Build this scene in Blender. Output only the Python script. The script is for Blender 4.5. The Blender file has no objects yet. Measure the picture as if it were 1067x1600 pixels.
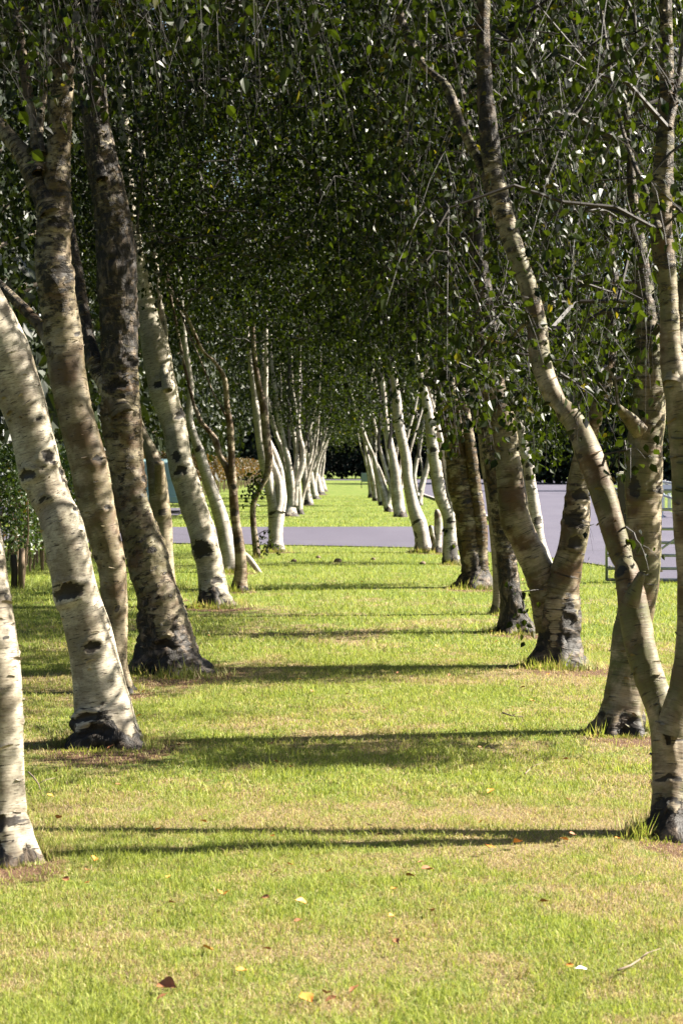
import bpy, math, random
import numpy as np
from mathutils import Vector

# ---------------------------------------------------------------- camera, world, sun, exposure
sc = bpy.context.scene
col = sc.collection
F, CX, HY, HC = 3111.0, 533.5, 728.0, 1.5         # focal length (photo px), centre, horizon row, eye height
cam_d = bpy.data.cameras.new("Camera"); cam = bpy.data.objects.new("Camera", cam_d); col.objects.link(cam)
cam.location = (0, 0, HC); cam.rotation_euler = (math.radians(90), 0, 0)
cam_d.sensor_fit = 'HORIZONTAL'; cam_d.sensor_width = 24; cam_d.lens = F / 1067 * 24
cam_d.shift_y = -(800 - HY) / 1067
cam_d.clip_start = 0.1; cam_d.clip_end = 3000
cam_d.dof.use_dof = True; cam_d.dof.focus_distance = 13.0; cam_d.dof.aperture_fstop = 9.0
sc.camera = cam
SUN_EL, SUN_AZ = math.radians(36), math.radians(80)
world = bpy.data.worlds.new("World"); sc.world = world; world.use_nodes = True
wn = world.node_tree.nodes; wl = world.node_tree.links
sky = wn.new('ShaderNodeTexSky'); sky.sky_type = 'NISHITA'; sky.sun_disc = False
sky.sun_elevation = SUN_EL; sky.sun_rotation = SUN_AZ; sky.dust_density = 1.5
wl.new(sky.outputs[0], wn['Background'].inputs[0]); wn['Background'].inputs[1].default_value = 0.05
sun_d = bpy.data.lights.new("Sun", 'SUN'); sun_d.energy = 5.0; sun_d.angle = math.radians(0.5); sun_d.color = (1.0, 0.93, 0.8)
sun = bpy.data.objects.new("Sun", sun_d); col.objects.link(sun)
sdir = Vector((math.sin(SUN_AZ) * math.cos(SUN_EL), math.cos(SUN_AZ) * math.cos(SUN_EL), math.sin(SUN_EL)))
sun.rotation_euler = sdir.to_track_quat('Z', 'Y').to_euler(); sun.location = sdir * 50
sc.view_settings.view_transform = 'Standard'; sc.view_settings.look = 'None'
sc.view_settings.exposure = 2.15; sc.view_settings.gamma = 1
sc.render.engine = 'CYCLES'
sc.cycles.use_denoising = True
sc.cycles.max_bounces = 6; sc.cycles.diffuse_bounces = 3; sc.cycles.glossy_bounces = 2
sc.cycles.transmission_bounces = 4; sc.cycles.transparent_max_bounces = 4
sc.cycles.caustics_reflective = False; sc.cycles.caustics_refractive = False

rng = np.random.default_rng(7)

# ---------------------------------------------------------------- small helpers
def W(px, py, d):
    return np.array([(px - CX) * d / F, d, HC + (HY - py) * d / F])

def tag(o, label=None, cat=None, group=None, kind=None):
    if label: o['label'] = label
    if cat: o['category'] = cat
    if group: o['group'] = group
    if kind: o['kind'] = kind
    return o

def mesh(name, V, Fc, mat, attrs=None, fattrs=None, uv=None, smooth=True):
    """Fc: int array (n,k) or list of such arrays."""
    V = np.asarray(V, dtype=np.float32)
    Fs = Fc if isinstance(Fc, list) else [Fc]
    Fs = [np.asarray(f, dtype=np.int32) for f in Fs if len(f)]
    me = bpy.data.meshes.new(name)
    loops = np.concatenate([f.ravel() for f in Fs]); tot = np.concatenate([np.full(len(f), f.shape[1], np.int32) for f in Fs])
    st = np.concatenate([[0], np.cumsum(tot)[:-1]]).astype(np.int32)
    me.vertices.add(len(V)); me.vertices.foreach_set('co', V.ravel())
    me.loops.add(len(loops)); me.loops.foreach_set('vertex_index', loops)
    me.polygons.add(len(tot)); me.polygons.foreach_set('loop_start', st)
    me.polygons.foreach_set('use_smooth', np.full(len(tot), smooth, bool))
    for k, a in (attrs or {}).items():
        at = me.attributes.new(k, 'FLOAT', 'POINT'); at.data.foreach_set('value', np.asarray(a, np.float32))
    for k, a in (fattrs or {}).items():
        at = me.attributes.new(k, 'FLOAT', 'FACE'); at.data.foreach_set('value', np.asarray(a, np.float32))
    if uv is not None:
        l = me.uv_layers.new(name='UVMap'); l.data.foreach_set('uv', np.asarray(uv, np.float32)[loops].ravel())
    me.update(); me.validate()
    if mat: me.materials.append(mat)
    return me

def link(name, me, parent=None, loc=None):
    o = bpy.data.objects.new(name, me); col.objects.link(o)
    if parent: o.parent = parent
    if loc is not None: o.location = loc
    return o

def empty(name, loc, label=None, cat=None, group=None):
    o = bpy.data.objects.new(name, None); col.objects.link(o); o.location = loc
    o.empty_display_size = 0.2
    return tag(o, label, cat, group)

def _h(ix, iy, iz):
    n = (ix.astype(np.int64) * 374761393 + iy.astype(np.int64) * 668265263 + iz.astype(np.int64) * 2147483647) & 0xffffffff
    n = ((n ^ (n >> 13)) * 1274126177) & 0xffffffff
    n = ((n ^ (n >> 16)) * 2246822519) & 0xffffffff
    return ((n ^ (n >> 15)) & 0xffffff) / float(0xffffff)

def noise(P, s=1.0, seed=0):
    P = np.asarray(P, float) * s + seed * 17.31
    i = np.floor(P); f = P - i; f = f * f * (3 - 2 * f); i = i.astype(np.int64)
    r = 0
    for a in (0, 1):
        for b in (0, 1):
            for c in (0, 1):
                w = (f[:, 0] if a else 1 - f[:, 0]) * (f[:, 1] if b else 1 - f[:, 1]) * (f[:, 2] if c else 1 - f[:, 2])
                r = r + w * _h(i[:, 0] + a, i[:, 1] + b, i[:, 2] + c)
    return r * 2 - 1

def fbm(P, s=1.0, o=3, seed=0):
    r = 0; a = 1.0; t = 0
    for k in range(o):
        r = r + a * noise(P, s * 2 ** k, seed + k); t += a; a *= 0.5
    return r / t

def sstep(a, b, x):
    t = np.clip((x - a) / (b - a), 0, 1); return t * t * (3 - 2 * t)

# ---------------------------------------------------------------- materials
class NT:
    def __init__(s, name):
        s.m = bpy.data.materials.new(name); s.m.use_nodes = True
        s.t = s.m.node_tree; s.t.nodes.clear(); s.out = s.t.nodes.new('ShaderNodeOutputMaterial')
    def n(s, ty, ins=None, **pr):
        nd = s.t.nodes.new('ShaderNode' + ty)
        for k, v in pr.items(): setattr(nd, k, v)
        for k, v in (ins or {}).items():
            sock = nd.inputs[k]
            if hasattr(v, 'is_output') or isinstance(v, bpy.types.NodeSocket): s.t.links.new(v, sock)
            else: sock.default_value = v
        return nd
    def attr(s, name): return s.n('Attribute', attribute_name=name).outputs['Fac']
    def math(s, op, a, b=0.5, clamp=False):
        nd = s.n('Math', {0: a, 1: b}, operation=op); nd.use_clamp = clamp; return nd.outputs[0]
    def mix(s, f, a, b, mode='MIX'):
        nd = s.n('Mix', data_type='RGBA', blend_type=mode)
        for i, v in ((0, f), (6, a), (7, b)):
            if isinstance(v, bpy.types.NodeSocket): s.t.links.new(v, nd.inputs[i])
            else: nd.inputs[i].default_value = (*v, 1) if isinstance(v, tuple) and len(v) == 3 else v
        return nd.outputs[2]
    def ramp(s, f, a, b, x0=0.0, x1=1.0):
        nd = s.n('MapRange', {0: f, 1: a, 2: b, 3: x0, 4: x1}, interpolation_type='SMOOTHSTEP'); return nd.outputs[0]
    def noise(s, vec, scale, detail=3.0, rough=0.55, dist=0.0):
        return s.n('TexNoise', {'Vector': vec, 'Scale': scale, 'Detail': detail, 'Roughness': rough, 'Distortion': dist}).outputs[0]
    def mapping(s, vec, sc_, loc=(0, 0, 0)):
        return s.n('Mapping', {0: vec, 1: loc, 3: sc_}).outputs[0]
    def surf(s, sock): s.t.links.new(sock, s.out.inputs[0]); return s.m

def mat_bark(name, white=(0.33, 0.27, 0.19)):
    t = NT(name)
    uv = t.n('UVMap', uv_map='UVMap').outputs[0]; ob = t.n('TexCoord').outputs['Object']
    dark, moss, brown = t.attr('dark'), t.attr('moss'), t.attr('brown')
    big = t.noise(ob, 3.5, 4.0, 0.6)
    mid = t.noise(t.mapping(uv, (7, 9, 1)), 1.0, 6.0, 0.7)
    fine = t.noise(t.mapping(uv, (30, 110, 1)), 1.0, 3.0, 0.6)
    lent = t.noise(t.mapping(uv, (20, 95, 1), (3, 7, 0)), 1.0, 2.0, 0.5)
    pat = t.noise(t.mapping(uv, (6, 24, 1), (9, 1, 0)), 1.0, 5.0, 0.62, 0.4)
    c = t.mix(t.ramp(mid, 0.35, 0.7), white, tuple(x * 0.72 for x in white))
    bf = t.math('MULTIPLY', t.ramp(t.math('ADD', big, t.math('MULTIPLY', t.math('SUBTRACT', mid, 0.5), 0.5)), 0.38, 0.62), brown, True)
    c = t.mix(bf, c, (0.075, 0.040, 0.016))
    mf = t.math('MULTIPLY', t.ramp(t.noise(ob, 6.0, 5.0, 0.65), 0.4, 0.6), moss, True)
    c = t.mix(mf, c, (0.085, 0.088, 0.03))
    c = t.mix(t.math('MULTIPLY', t.ramp(fine, 0.48, 0.66), 0.5), c, (0.09, 0.06, 0.035))
    spk = t.noise(t.mapping(uv, (90, 160, 1)), 1.0, 3.0, 0.7)
    c = t.mix(t.math('MULTIPLY', t.ramp(spk, 0.5, 0.72), 0.5), c, (0.06, 0.04, 0.022))
    c = t.mix(t.math('MULTIPLY', t.ramp(lent, 0.63, 0.67), 0.9), c, (0.022, 0.015, 0.011))
    pf = t.ramp(pat, 0.64, 0.68)
    c = t.mix(t.math('MULTIPLY', pf, 0.9), c, (0.03, 0.02, 0.015))
    fis = t.noise(t.mapping(uv, (26, 9, 1)), 1.0, 5.0, 0.7, 0.6)
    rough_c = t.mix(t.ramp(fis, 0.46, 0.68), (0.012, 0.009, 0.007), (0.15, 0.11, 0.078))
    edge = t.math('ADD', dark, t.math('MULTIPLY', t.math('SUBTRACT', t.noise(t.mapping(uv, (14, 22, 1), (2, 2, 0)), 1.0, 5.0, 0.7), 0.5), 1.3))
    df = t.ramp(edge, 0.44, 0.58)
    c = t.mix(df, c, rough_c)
    sn = t.math('ADD', t.attr('scar'), t.math('MULTIPLY', t.math('SUBTRACT', t.noise(t.mapping(uv, (16, 60, 1), (5, 3, 0)), 1.0, 4.0, 0.65), 0.5), 1.1))
    sf = t.ramp(sn, 0.42, 0.62)
    c = t.mix(t.math('MULTIPLY', sf, 0.95), c, t.mix(fis, (0.003, 0.0025, 0.002), (0.022, 0.014, 0.009)))
    h = t.math('ADD', t.math('MULTIPLY', fine, 0.25), t.math('MULTIPLY', mid, 0.5))
    h = t.math('SUBTRACT', h, t.math('MULTIPLY', pf, 0.5))
    h = t.math('ADD', h, t.math('MULTIPLY', t.math('MULTIPLY', fis, df), 2.6))
    b = t.n('Bump', {'Height': h, 'Strength': 0.9, 'Distance': 0.009}).outputs[0]
    p = t.n('BsdfPrincipled', {'Base Color': c, 'Roughness': 0.62, 'Normal': b, 'Specular IOR Level': 0.35})
    return t.surf(p.outputs[0])

def mat_leaf(name, c0, c1, c2, trans=0.38, rough=0.38, spec=0.5):
    t = NT(name); r = t.attr('rnd')
    c = t.mix(t.ramp(r, 0.0, 0.8), c0, c1); c = t.mix(t.ramp(r, 0.93, 1.0), c, c2)
    p = t.n('BsdfPrincipled', {'Base Color': c, 'Roughness': rough, 'Specular IOR Level': spec})
    tc = t.mix(0.6, c, (0.55, 0.75, 0.1), 'MULTIPLY'); tc = t.mix(1.0, tc, (3.2, 2.5, 1.5), 'MULTIPLY')
    tr = t.n('BsdfTranslucent', {0: tc})
    return t.surf(t.n('MixShader', {0: trans, 1: p.outputs[0], 2: tr.outputs[0]}).outputs[0])

def mat_simple(name, c, rough=0.7, metal=0.0, var=0.2, scale=20.0, bump=0.0, spec=0.5):
    t = NT(name); ob = t.n('TexCoord').outputs['Object']
    n = t.noise(ob, scale, 4.0, 0.6)
    cc = t.mix(n, tuple(x * (1 - var) for x in c), tuple(min(1, x * (1 + var)) for x in c))
    ins = {'Base Color': cc, 'Roughness': rough, 'Metallic': metal, 'Specular IOR Level': spec}
    if bump: ins['Normal'] = t.n('Bump', {'Height': n, 'Strength': bump, 'Distance': 0.01}).outputs[0]
    return t.surf(t.n('BsdfPrincipled', ins).outputs[0])

def mat_ground():
    t = NT('lawn_ground'); ob = t.n('TexCoord').outputs['Object']
    dry, soil = t.attr('dry'), t.attr('soil')
    n1 = t.noise(ob, 9.0, 5.0, 0.65); n2 = t.noise(ob, 60.0, 4.0, 0.6); n3 = t.noise(t.mapping(ob, (1, 0.35, 1)), 1.3, 5.0, 0.65)
    green = t.mix(t.ramp(n2, 0.3, 0.7), (0.06, 0.10, 0.014), (0.145, 0.20, 0.03))
    green = t.mix(t.ramp(n3, 0.4, 0.62), green, (0.16, 0.19, 0.042))
    straw = t.mix(n2, (0.11, 0.075, 0.04), (0.30, 0.24, 0.13))
    c = t.mix(t.ramp(t.math('ADD', dry, t.math('MULTIPLY', t.math('SUBTRACT', n1, 0.5), 0.9)), 0.35, 0.65), green, straw)
    c = t.mix(t.ramp(t.math('ADD', soil, t.math('MULTIPLY', t.math('SUBTRACT', n1, 0.5), 0.8)), 0.4, 0.6), c, (0.11, 0.060, 0.038))
    b = t.n('Bump', {'Height': n2, 'Strength': 0.6, 'Distance': 0.03}).outputs[0]
    return t.surf(t.n('BsdfPrincipled', {'Base Color': c, 'Roughness': 0.9, 'Normal': b, 'Specular IOR Level': 0.2}).outputs[0])

def mat_grass():
    t = NT('grass_blades'); dry, r = t.attr('dry'), t.attr('rnd')
    g = t.mix(r, (0.105, 0.145, 0.025), (0.355, 0.392, 0.085))
    s = t.mix(r, (0.24, 0.155, 0.08), (0.56, 0.46, 0.28))
    c = t.mix(t.ramp(dry, 0.35, 0.75), g, s)
    p = t.n('BsdfPrincipled', {'Base Color': c, 'Roughness': 0.6, 'Specular IOR Level': 0.3})
    tr = t.n('BsdfTranslucent', {0: t.mix(1.0, c, (1.5, 1.5, 1.0), 'MULTIPLY')})
    return t.surf(t.n('MixShader', {0: 0.35, 1: p.outputs[0], 2: tr.outputs[0]}).outputs[0])

def mat_road():
    t = NT('asphalt'); ob = t.n('TexCoord').outputs['Object']
    n = t.noise(ob, 90.0, 3.0, 0.7); b = t.noise(t.mapping(ob, (0.5, 0.12, 1)), 1.0, 4.0, 0.6)
    c = t.mix(n, (0.056, 0.050, 0.072), (0.108, 0.098, 0.134)); c = t.mix(t.ramp(b, 0.35, 0.7, 0, 0.5), c, (0.113, 0.103, 0.136))
    cr = t.n('TexVoronoi', {'Vector': t.mapping(ob, (0.10, 0.10, 1)), 'Scale': 1.0}, feature='DISTANCE_TO_EDGE').outputs[0]
    c = t.mix(t.ramp(cr, 0.0, 0.004, 0.7, 0.0), c, (0.04, 0.04, 0.045))
    bp = t.n('Bump', {'Height': n, 'Strength': 0.4, 'Distance': 0.01}).outputs[0]
    return t.surf(t.n('BsdfPrincipled', {'Base Color': c, 'Roughness': 0.8, 'Normal': bp, 'Specular IOR Level': 0.35}).outputs[0])

M_bark = mat_bark('birch_bark'); M_bark_c = mat_bark('cream_birch_bark', (0.56, 0.50, 0.40)); M_bark_w = mat_bark('white_birch_bark', (0.50, 0.46, 0.41))
M_leaf = mat_leaf('birch_leaf', (0.0015, 0.004, 0.001), (0.019, 0.031, 0.004), (0.10, 0.09, 0.015), 0.46, 0.38, 0.22)
M_leaf_y = mat_leaf('autumn_birch_leaf', (0.09, 0.13, 0.02), (0.16, 0.19, 0.03), (0.42, 0.20, 0.03), 0.45)
M_leaf_bg = mat_leaf('woodland_leaf', (0.004, 0.008, 0.002), (0.015, 0.024, 0.005), (0.05, 0.055, 0.012), 0.18, 0.5, 0.35)
M_leaf_dk = mat_leaf('dark_evergreen_leaf', (0.004, 0.009, 0.003), (0.010, 0.019, 0.006), (0.02, 0.03, 0.01), 0.12, 0.5, 0.3)
M_hedge = mat_leaf('hedge_leaf', (0.010, 0.025, 0.006), (0.04, 0.07, 0.012), (0.20, 0.09, 0.03), 0.25, 0.45)
M_hedge_r = mat_leaf('copper_hedge_leaf', (0.03, 0.035, 0.01), (0.09, 0.05, 0.018), (0.30, 0.07, 0.03), 0.3, 0.5)
M_twig = mat_simple('twig_bark', (0.014, 0.009, 0.007), 0.7, 0, 0.4, 40)
M_stem = mat_simple('hedge_stem', (0.18, 0.125, 0.08), 0.8, 0, 0.4, 15)
M_bgtrunk = mat_simple('woodland_bark', (0.09, 0.07, 0.05), 0.9, 0, 0.4, 6, 0.5)
M_ground = mat_ground(); M_grass = mat_grass(); M_road = mat_road()
M_steel = mat_simple('galvanised_steel', (0.42, 0.44, 0.47), 0.45, 0.6, 0.15, 12)
M_white = mat_simple('white_paint', (0.78, 0.80, 0.82), 0.5, 0, 0.06, 10)
M_post = mat_simple('dark_timber', (0.045, 0.034, 0.028), 0.85, 0, 0.4, 25, 0.5)
M_cap = mat_simple('pale_cap', (0.55, 0.52, 0.45), 0.7, 0, 0.15, 20)
M_pillar = mat_simple('grey_blue_metal', (0.13, 0.15, 0.18), 0.5, 0.2, 0.08, 4)
M_sign = mat_simple('sign_back', (0.16, 0.21, 0.22), 0.5, 0.2, 0.1, 5)
M_car = mat_simple('pale_teal_paint', (0.36, 0.54, 0.54), 0.25, 0.2, 0.04, 3, 0, 0.6)
M_glass = mat_simple('car_window', (0.32, 0.46, 0.47), 0.1, 0, 0.1, 2, 0, 0.8)
M_tyre = mat_simple('tyre_rubber', (0.02, 0.02, 0.022), 0.85, 0, 0.2, 20)
M_red = mat_simple('tail_lamp', (0.35, 0.02, 0.02), 0.3, 0, 0.1, 5)
M_stone = mat_simple('clod', (0.15, 0.105, 0.07), 0.9, 0, 0.4, 40, 0.8)
M_dead = mat_simple('dead_leaf', (0.30, 0.12, 0.05), 0.7, 0, 0.4, 60)
M_oran = mat_simple('orange_leaf', (0.62, 0.24, 0.04), 0.6, 0, 0.3, 50)
M_pale = mat_simple('pale_feather', (0.8, 0.78, 0.72), 0.8, 0, 0.1, 50)
M_deadtwig = mat_simple('dead_twig', (0.20, 0.15, 0.11), 0.85, 0, 0.4, 60)
M_kerb = mat_simple('kerb_concrete', (0.36, 0.32, 0.32), 0.85, 0, 0.2, 8)
M_cut = mat_simple('bare_wood', (0.34, 0.24, 0.16), 0.85, 0, 0.35, 30, 0.6)

# ---------------------------------------------------------------- generic solids
class MB:
    def __init__(s): s.V = []; s.F4 = []; s.F3 = []; s.n = 0
    def add(s, V, F4=None, F3=None):
        if F4 is not None and len(F4): s.F4.append(np.asarray(F4) + s.n)
        if F3 is not None and len(F3): s.F3.append(np.asarray(F3) + s.n)
        s.V.append(np.asarray(V, float)); s.n += len(V)
    def box(s, c, size, rz=0.0):
        x, y, z = [v / 2 for v in size]
        P = np.array([[a * x, b * y, d * z] for a in (-1, 1) for b in (-1, 1) for d in (-1, 1)])
        ca, sa = math.cos(rz), math.sin(rz)
        P = P @ np.array([[ca, sa, 0], [-sa, ca, 0], [0, 0, 1]]) + np.array(c)
        s.add(P, [[0, 1, 3, 2], [4, 6, 7, 5], [0, 4, 5, 1], [2, 3, 7, 6], [0, 2, 6, 4], [1, 5, 7, 3]])
    def tube(s, pts, rad, n=8):
        pts = np.asarray(pts, float); m = len(pts); rad = np.broadcast_to(rad, (m,))
        T = np.gradient(pts, axis=0); T /= np.linalg.norm(T, axis=1, keepdims=True) + 1e-9
        ref = np.array([0, 1.0, 0]) if abs(T[:, 1]).mean() < 0.8 else np.array([1.0, 0, 0])
        B = np.cross(T, ref); B /= np.linalg.norm(B, axis=1, keepdims=True) + 1e-9
        N = np.cross(B, T)
        a = np.arange(n) / n * 2 * math.pi
        V = pts[:, None] + rad[:, None, None] * (np.cos(a)[None, :, None] * B[:, None] + np.sin(a)[None, :, None] * N[:, None])
        i = np.arange(m - 1)[:, None] * n; j = np.arange(n)[None]; k = (j + 1) % n
        Fq = np.stack([i + j, i + k, i + n + k, i + n + j], -1).reshape(-1, 4)
        V = np.concatenate([V.reshape(-1, 3), pts[:1], pts[-1:]])
        b, e = m * n, m * n + 1; q = np.arange(n)
        F3 = np.concatenate([np.stack([np.full(n, b), (q + 1) % n, q], 1), np.stack([np.full(n, e), (m - 1) * n + q, (m - 1) * n + (q + 1) % n], 1)])
        s.add(V, Fq, F3)
    def build(s, name, mat, parent=None, smooth=False, bevel=0.0):
        me = mesh(name, np.concatenate(s.V), [np.concatenate(x) for x in (s.F4, s.F3) if x], mat, smooth=smooth)
        o = link(name, me, parent)
        if bevel:
            b = o.modifiers.new('Bevel', 'BEVEL'); b.width = bevel; b.segments = 2
        return o

# ---------------------------------------------------------------- birch stems
def catmull(P, n_per):
    P = np.asarray(P, float); Q = np.vstack([2 * P[0] - P[1], P, 2 * P[-1] - P[-2]])
    out = []
    for i in range(1, len(Q) - 2):
        t = np.linspace(0, 1, n_per[i - 1], endpoint=False)[:, None]
        a, b, c, d = Q[i - 1], Q[i], Q[i + 1], Q[i + 2]
        out.append(0.5 * (2 * b + (c - a) * t + (2 * a - 5 * b + 4 * c - d) * t ** 2 + (3 * b - a - 3 * c + d) * t ** 3))
    out.append(P[-1:]); return np.vstack(out)

def stem_mesh(P, R, d, base, brown, moss, dark0, seed, scars, cut=False, nscar=1.0, base_h=0.2):
    """P centre points, R radii (metres).  Returns V, quads, attrs, uv and the smoothed centreline."""
    ds = max(0.014, d * 0.0011)
    seg = np.linalg.norm(np.diff(P, axis=0), axis=1)
    n_per = np.maximum(1, (seg / ds).astype(int))
    Q = catmull(np.column_stack([P, R]), n_per); C, r = Q[:, :3], np.maximum(Q[:, 3], 0.003)
    m = len(C); ns = int(np.clip(R.max() * F / d * 0.9, 10, 44))
    L = np.concatenate([[0], np.cumsum(np.linalg.norm(np.diff(C, axis=0), axis=1))])
    # gentle irregular wander of the centreline
    wob = np.column_stack([noise(np.column_stack([L, L * 0 + k * 5.5, L * 0]), 2.2, seed) for k in range(3)])
    C = C + wob * r[:, None] * np.array([0.14, 0.35, 0.0]) * sstep(0, 0.4, L)[:, None]
    r = r * (1 + 0.07 * noise(np.column_stack([L, L * 0, L * 0 + 9]), 3.0, seed))
    T = np.gradient(C, axis=0); T /= np.linalg.norm(T, axis=1, keepdims=True) + 1e-9
    lean = np.clip(np.abs(T[:, 2]), 0.6, 1); r = r * lean
    B = np.cross(T, np.array([0, 1.0, 0])); B /= np.linalg.norm(B, axis=1, keepdims=True) + 1e-9
    Nn = np.cross(B, T)                         # points roughly +y (away) or so
    a = np.arange(ns + 1) / ns * 2 * math.pi    # duplicated seam vertex for clean UVs
    s = -1.0 if Nn[:, 1].mean() < 0 else 1.0
    D = np.sin(a)[None, :, None] * B[:, None] + (np.cos(a) * s)[None, :, None] * Nn[:, None]   # a=0 faces away from camera
    flat = C[:, None] + r[:, None, None] * D
    th = np.broadcast_to(a[None], (m, ns + 1)); LL = np.broadcast_to(L[:, None], (m, ns + 1)); RR = np.broadcast_to(r[:, None], (m, ns + 1))
    z = flat[..., 2]
    dark = np.full((m, ns + 1), dark0, float)
    disp = 0.05 * fbm(flat.reshape(-1, 3), 4.0, 3, seed).reshape(m, -1) * 1.4
    if d < 17: dark = dark + 0.44 * sstep(1.6, 2.9, z) * (0.6 + 0.4 * noise(flat.reshape(-1, 3), 3.0, seed + 5).reshape(m, -1))  # upper stems darkened: canopy shade put into the bark tone, plus black patches
    if base:
        q = np.clip(1 - z / (base_h * (1 + 0.7 * np.sin(2 * th + seed) * np.sin(3 * th + seed * 2))), -0.5, 1.3) + 0.75 * fbm(flat.reshape(-1, 3) * [1, 1, 0.45], 9.0, 4, seed + 3).reshape(m, -1)
        dark = dark + sstep(-0.15, 1.0, q) * 0.95
        k = rng.integers(4, 7); ph = rng.uniform(0, 6.28)
        fl = np.exp(-np.clip(z, 0, 9) / 0.085)
        disp = disp + fl * (0.14 + 0.28 * np.cos(k * th + ph + 0.8 * np.sin(2 * th + ph)))
    # scars: (world point, half width, half height, strength)
    sc_list = []; scar = np.zeros_like(dark)
    for (px, py, a_, b_) in scars:
        w = W(px, py, d); i = int(np.argmin(((C - w) ** 2)[:, [0, 2]].sum(1)))
        off = (w[0] - C[i, 0]) / max(r[i], 1e-3); tt = math.pi - math.asin(np.clip(off, -0.95, 0.95)) * (1 if (B[i, 0] > 0) else -1)
        if B[i, 0] > 0: tt = math.pi - math.asin(np.clip(off, -0.95, 0.95))
        sc_list.append((L[i], tt, a_ * d / F, b_ * d / F, 1.0))
    for _ in range(int(L[-1] * 14 * nscar)):
        rr = np.interp(L[-1] * 0.5, L, r)
        sc_list.append((rng.uniform(0, L[-1]), rng.uniform(0, 6.28), rr * (0.05 + 0.5 * rng.uniform() ** 2.5), rr * (0.03 + 0.13 * rng.uniform() ** 1.6), rng.uniform(0.3, 1)))
    nz = fbm(np.column_stack([(th * RR * 30).ravel(), (LL * 45).ravel(), np.full(th.size, seed * 1.0)]), 1.0, 3, seed).reshape(m, -1) * 2.0
    for (l0, t0, aw, bh, st) in sc_list:
        dt = (th - t0 + math.pi) % (2 * math.pi) - math.pi
        du = dt * RR; dv = LL - l0 + 0.28 * np.abs(du) + bh * 0.5 * nz
        e = np.sqrt((du / aw) ** 2 + (dv / bh) ** 2)
        scar = np.maximum(scar, st * (1 - sstep(0.35, 1.35, e)))
        disp = disp + st * 0.10 * np.exp(-((e - 1.1) / 0.35) ** 2) - st * 0.06 * (1 - sstep(0.2, 0.9, e))
    fis = np.abs(fbm(np.column_stack([(th * RR * 26).ravel(), (LL * 9).ravel(), np.full(th.size, seed * 3.0)]), 1.0, 3, seed)).reshape(m, -1)
    disp = disp - np.clip(dark, 0, 1) * (0.16 * (1 - sstep(0, 0.35, fis)) - 0.04)
    V = C[:, None] + (RR * (1 + disp))[..., None] * D
    V[:, -1] = V[:, 0]
    V = V.reshape(-1, 3)
    curls = []
    if d < 17 and R.max() * F / d > 14:
        GV = V.reshape(m, ns + 1, 3)
        for _ in range(int(L[-1] * 26)):
            a_, b_ = int(rng.integers(2, m - 3)), int(rng.integers(1, ns - 1)); p = GV[a_, b_]; nrm = D[a_, b_]; tg = np.cross(T[a_], nrm); wd = rng.uniform(0.006, 0.03); ht = rng.uniform(0.003, 0.011); sg = rng.choice([-1, 1]); sl = rng.uniform(-0.4, 0.4)
            G = [p + tg * (u * wd + sl * 0) + T[a_] * (v * ht * sg * (1 - 0.5 * u * u) + sl * u * wd) + nrm * (0.0015 + ht * 1.1 * v * v) for v in (0, 0.5, 1.0) for u in (-1, -0.4, 0.4, 1)]
            curls.append(np.array(G))
    i = np.arange(m - 1)[:, None] * (ns + 1); j = np.arange(ns)[None]
    Fq = np.stack([i + j, i + j + 1, i + ns + 2 + j, i + ns + 1 + j], -1).reshape(-1, 4)
    uv = np.column_stack([(th * np.median(r)).ravel() + seed * 1.7, LL.ravel() + seed * 0.9])
    V = np.vstack([V, C[-1:] + T[-1:] * r[-1] * 0.3]); ce = len(V) - 1; q = np.arange(ns)
    Ft = np.stack([np.full(ns, ce), (m - 1) * (ns + 1) + q, (m - 1) * (ns + 1) + q + 1], 1)
    uv = np.vstack([uv, uv[-1:]]); nc = 0
    if curls:
        cv = np.concatenate(curls); nc = len(cv); g0 = np.array([[v * 4 + u, v * 4 + u + 1, v * 4 + u + 5, v * 4 + u + 4] for v in (0, 1) for u in (0, 1, 2)])
        Fq = np.vstack([Fq] + [g0 + len(V) + 12 * q_ for q_ in range(len(curls))]); V = np.vstack([V, cv]); uv = np.vstack([uv, cv[:, [0, 2]]])
    dk = np.concatenate([dark.ravel(), [0.7 if cut else dark.ravel()[-1]], np.full(nc, 0.05)])
    n = len(V)
    sv = np.concatenate([scar.ravel(), [scar.ravel()[-1]], np.zeros(nc)])
    mo = np.clip(moss + 0.25 * fbm(V, 2.0, 2, seed + 8), 0, 1.2) if moss > 0 else np.zeros(n)
    return V, Fq, Ft, dict(scar=sv, dark=dk, moss=mo, brown=np.full(n, brown)), uv, C, r

# ---------------------------------------------------------------- leaves
LEAF = np.array([[0, 0, 0], [-0.36, 0.30, 0.09], [-0.30, 0.62, 0.07], [0, 1.08, -0.05], [0.30, 0.62, 0.07], [0.36, 0.30, 0.09]])
def leaves_at(C, size, droop=0.8):
    n = len(C)
    t = rng.normal(size=(n, 3)); t[:, 2] -= droop * 1.6; t /= np.linalg.norm(t, axis=1, keepdims=True)
    u = rng.normal(size=(n, 3)); u -= (u * t).sum(1, keepdims=True) * t; u /= np.linalg.norm(u, axis=1, keepdims=True) + 1e-9
    w = np.cross(u, t); s = (size * rng.uniform(0.5, 1.3, n))[:, None, None]
    V = C[:, None] + s * (LEAF[None, :, 0:1] * u[:, None] + LEAF[None, :, 1:2] * t[:, None] + LEAF[None, :, 2:3] * w[:, None])
    b = np.arange(n)[:, None] * 6
    Fq = np.concatenate([b + np.array([[0, 3, 2, 1]]), b + np.array([[0, 5, 4, 3]])], 1).reshape(-1, 4)
    r = np.repeat(np.clip(rng.beta(1.6, 1.6, n), 0, 1), 2)
    return V.reshape(-1, 3), Fq, r

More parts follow.
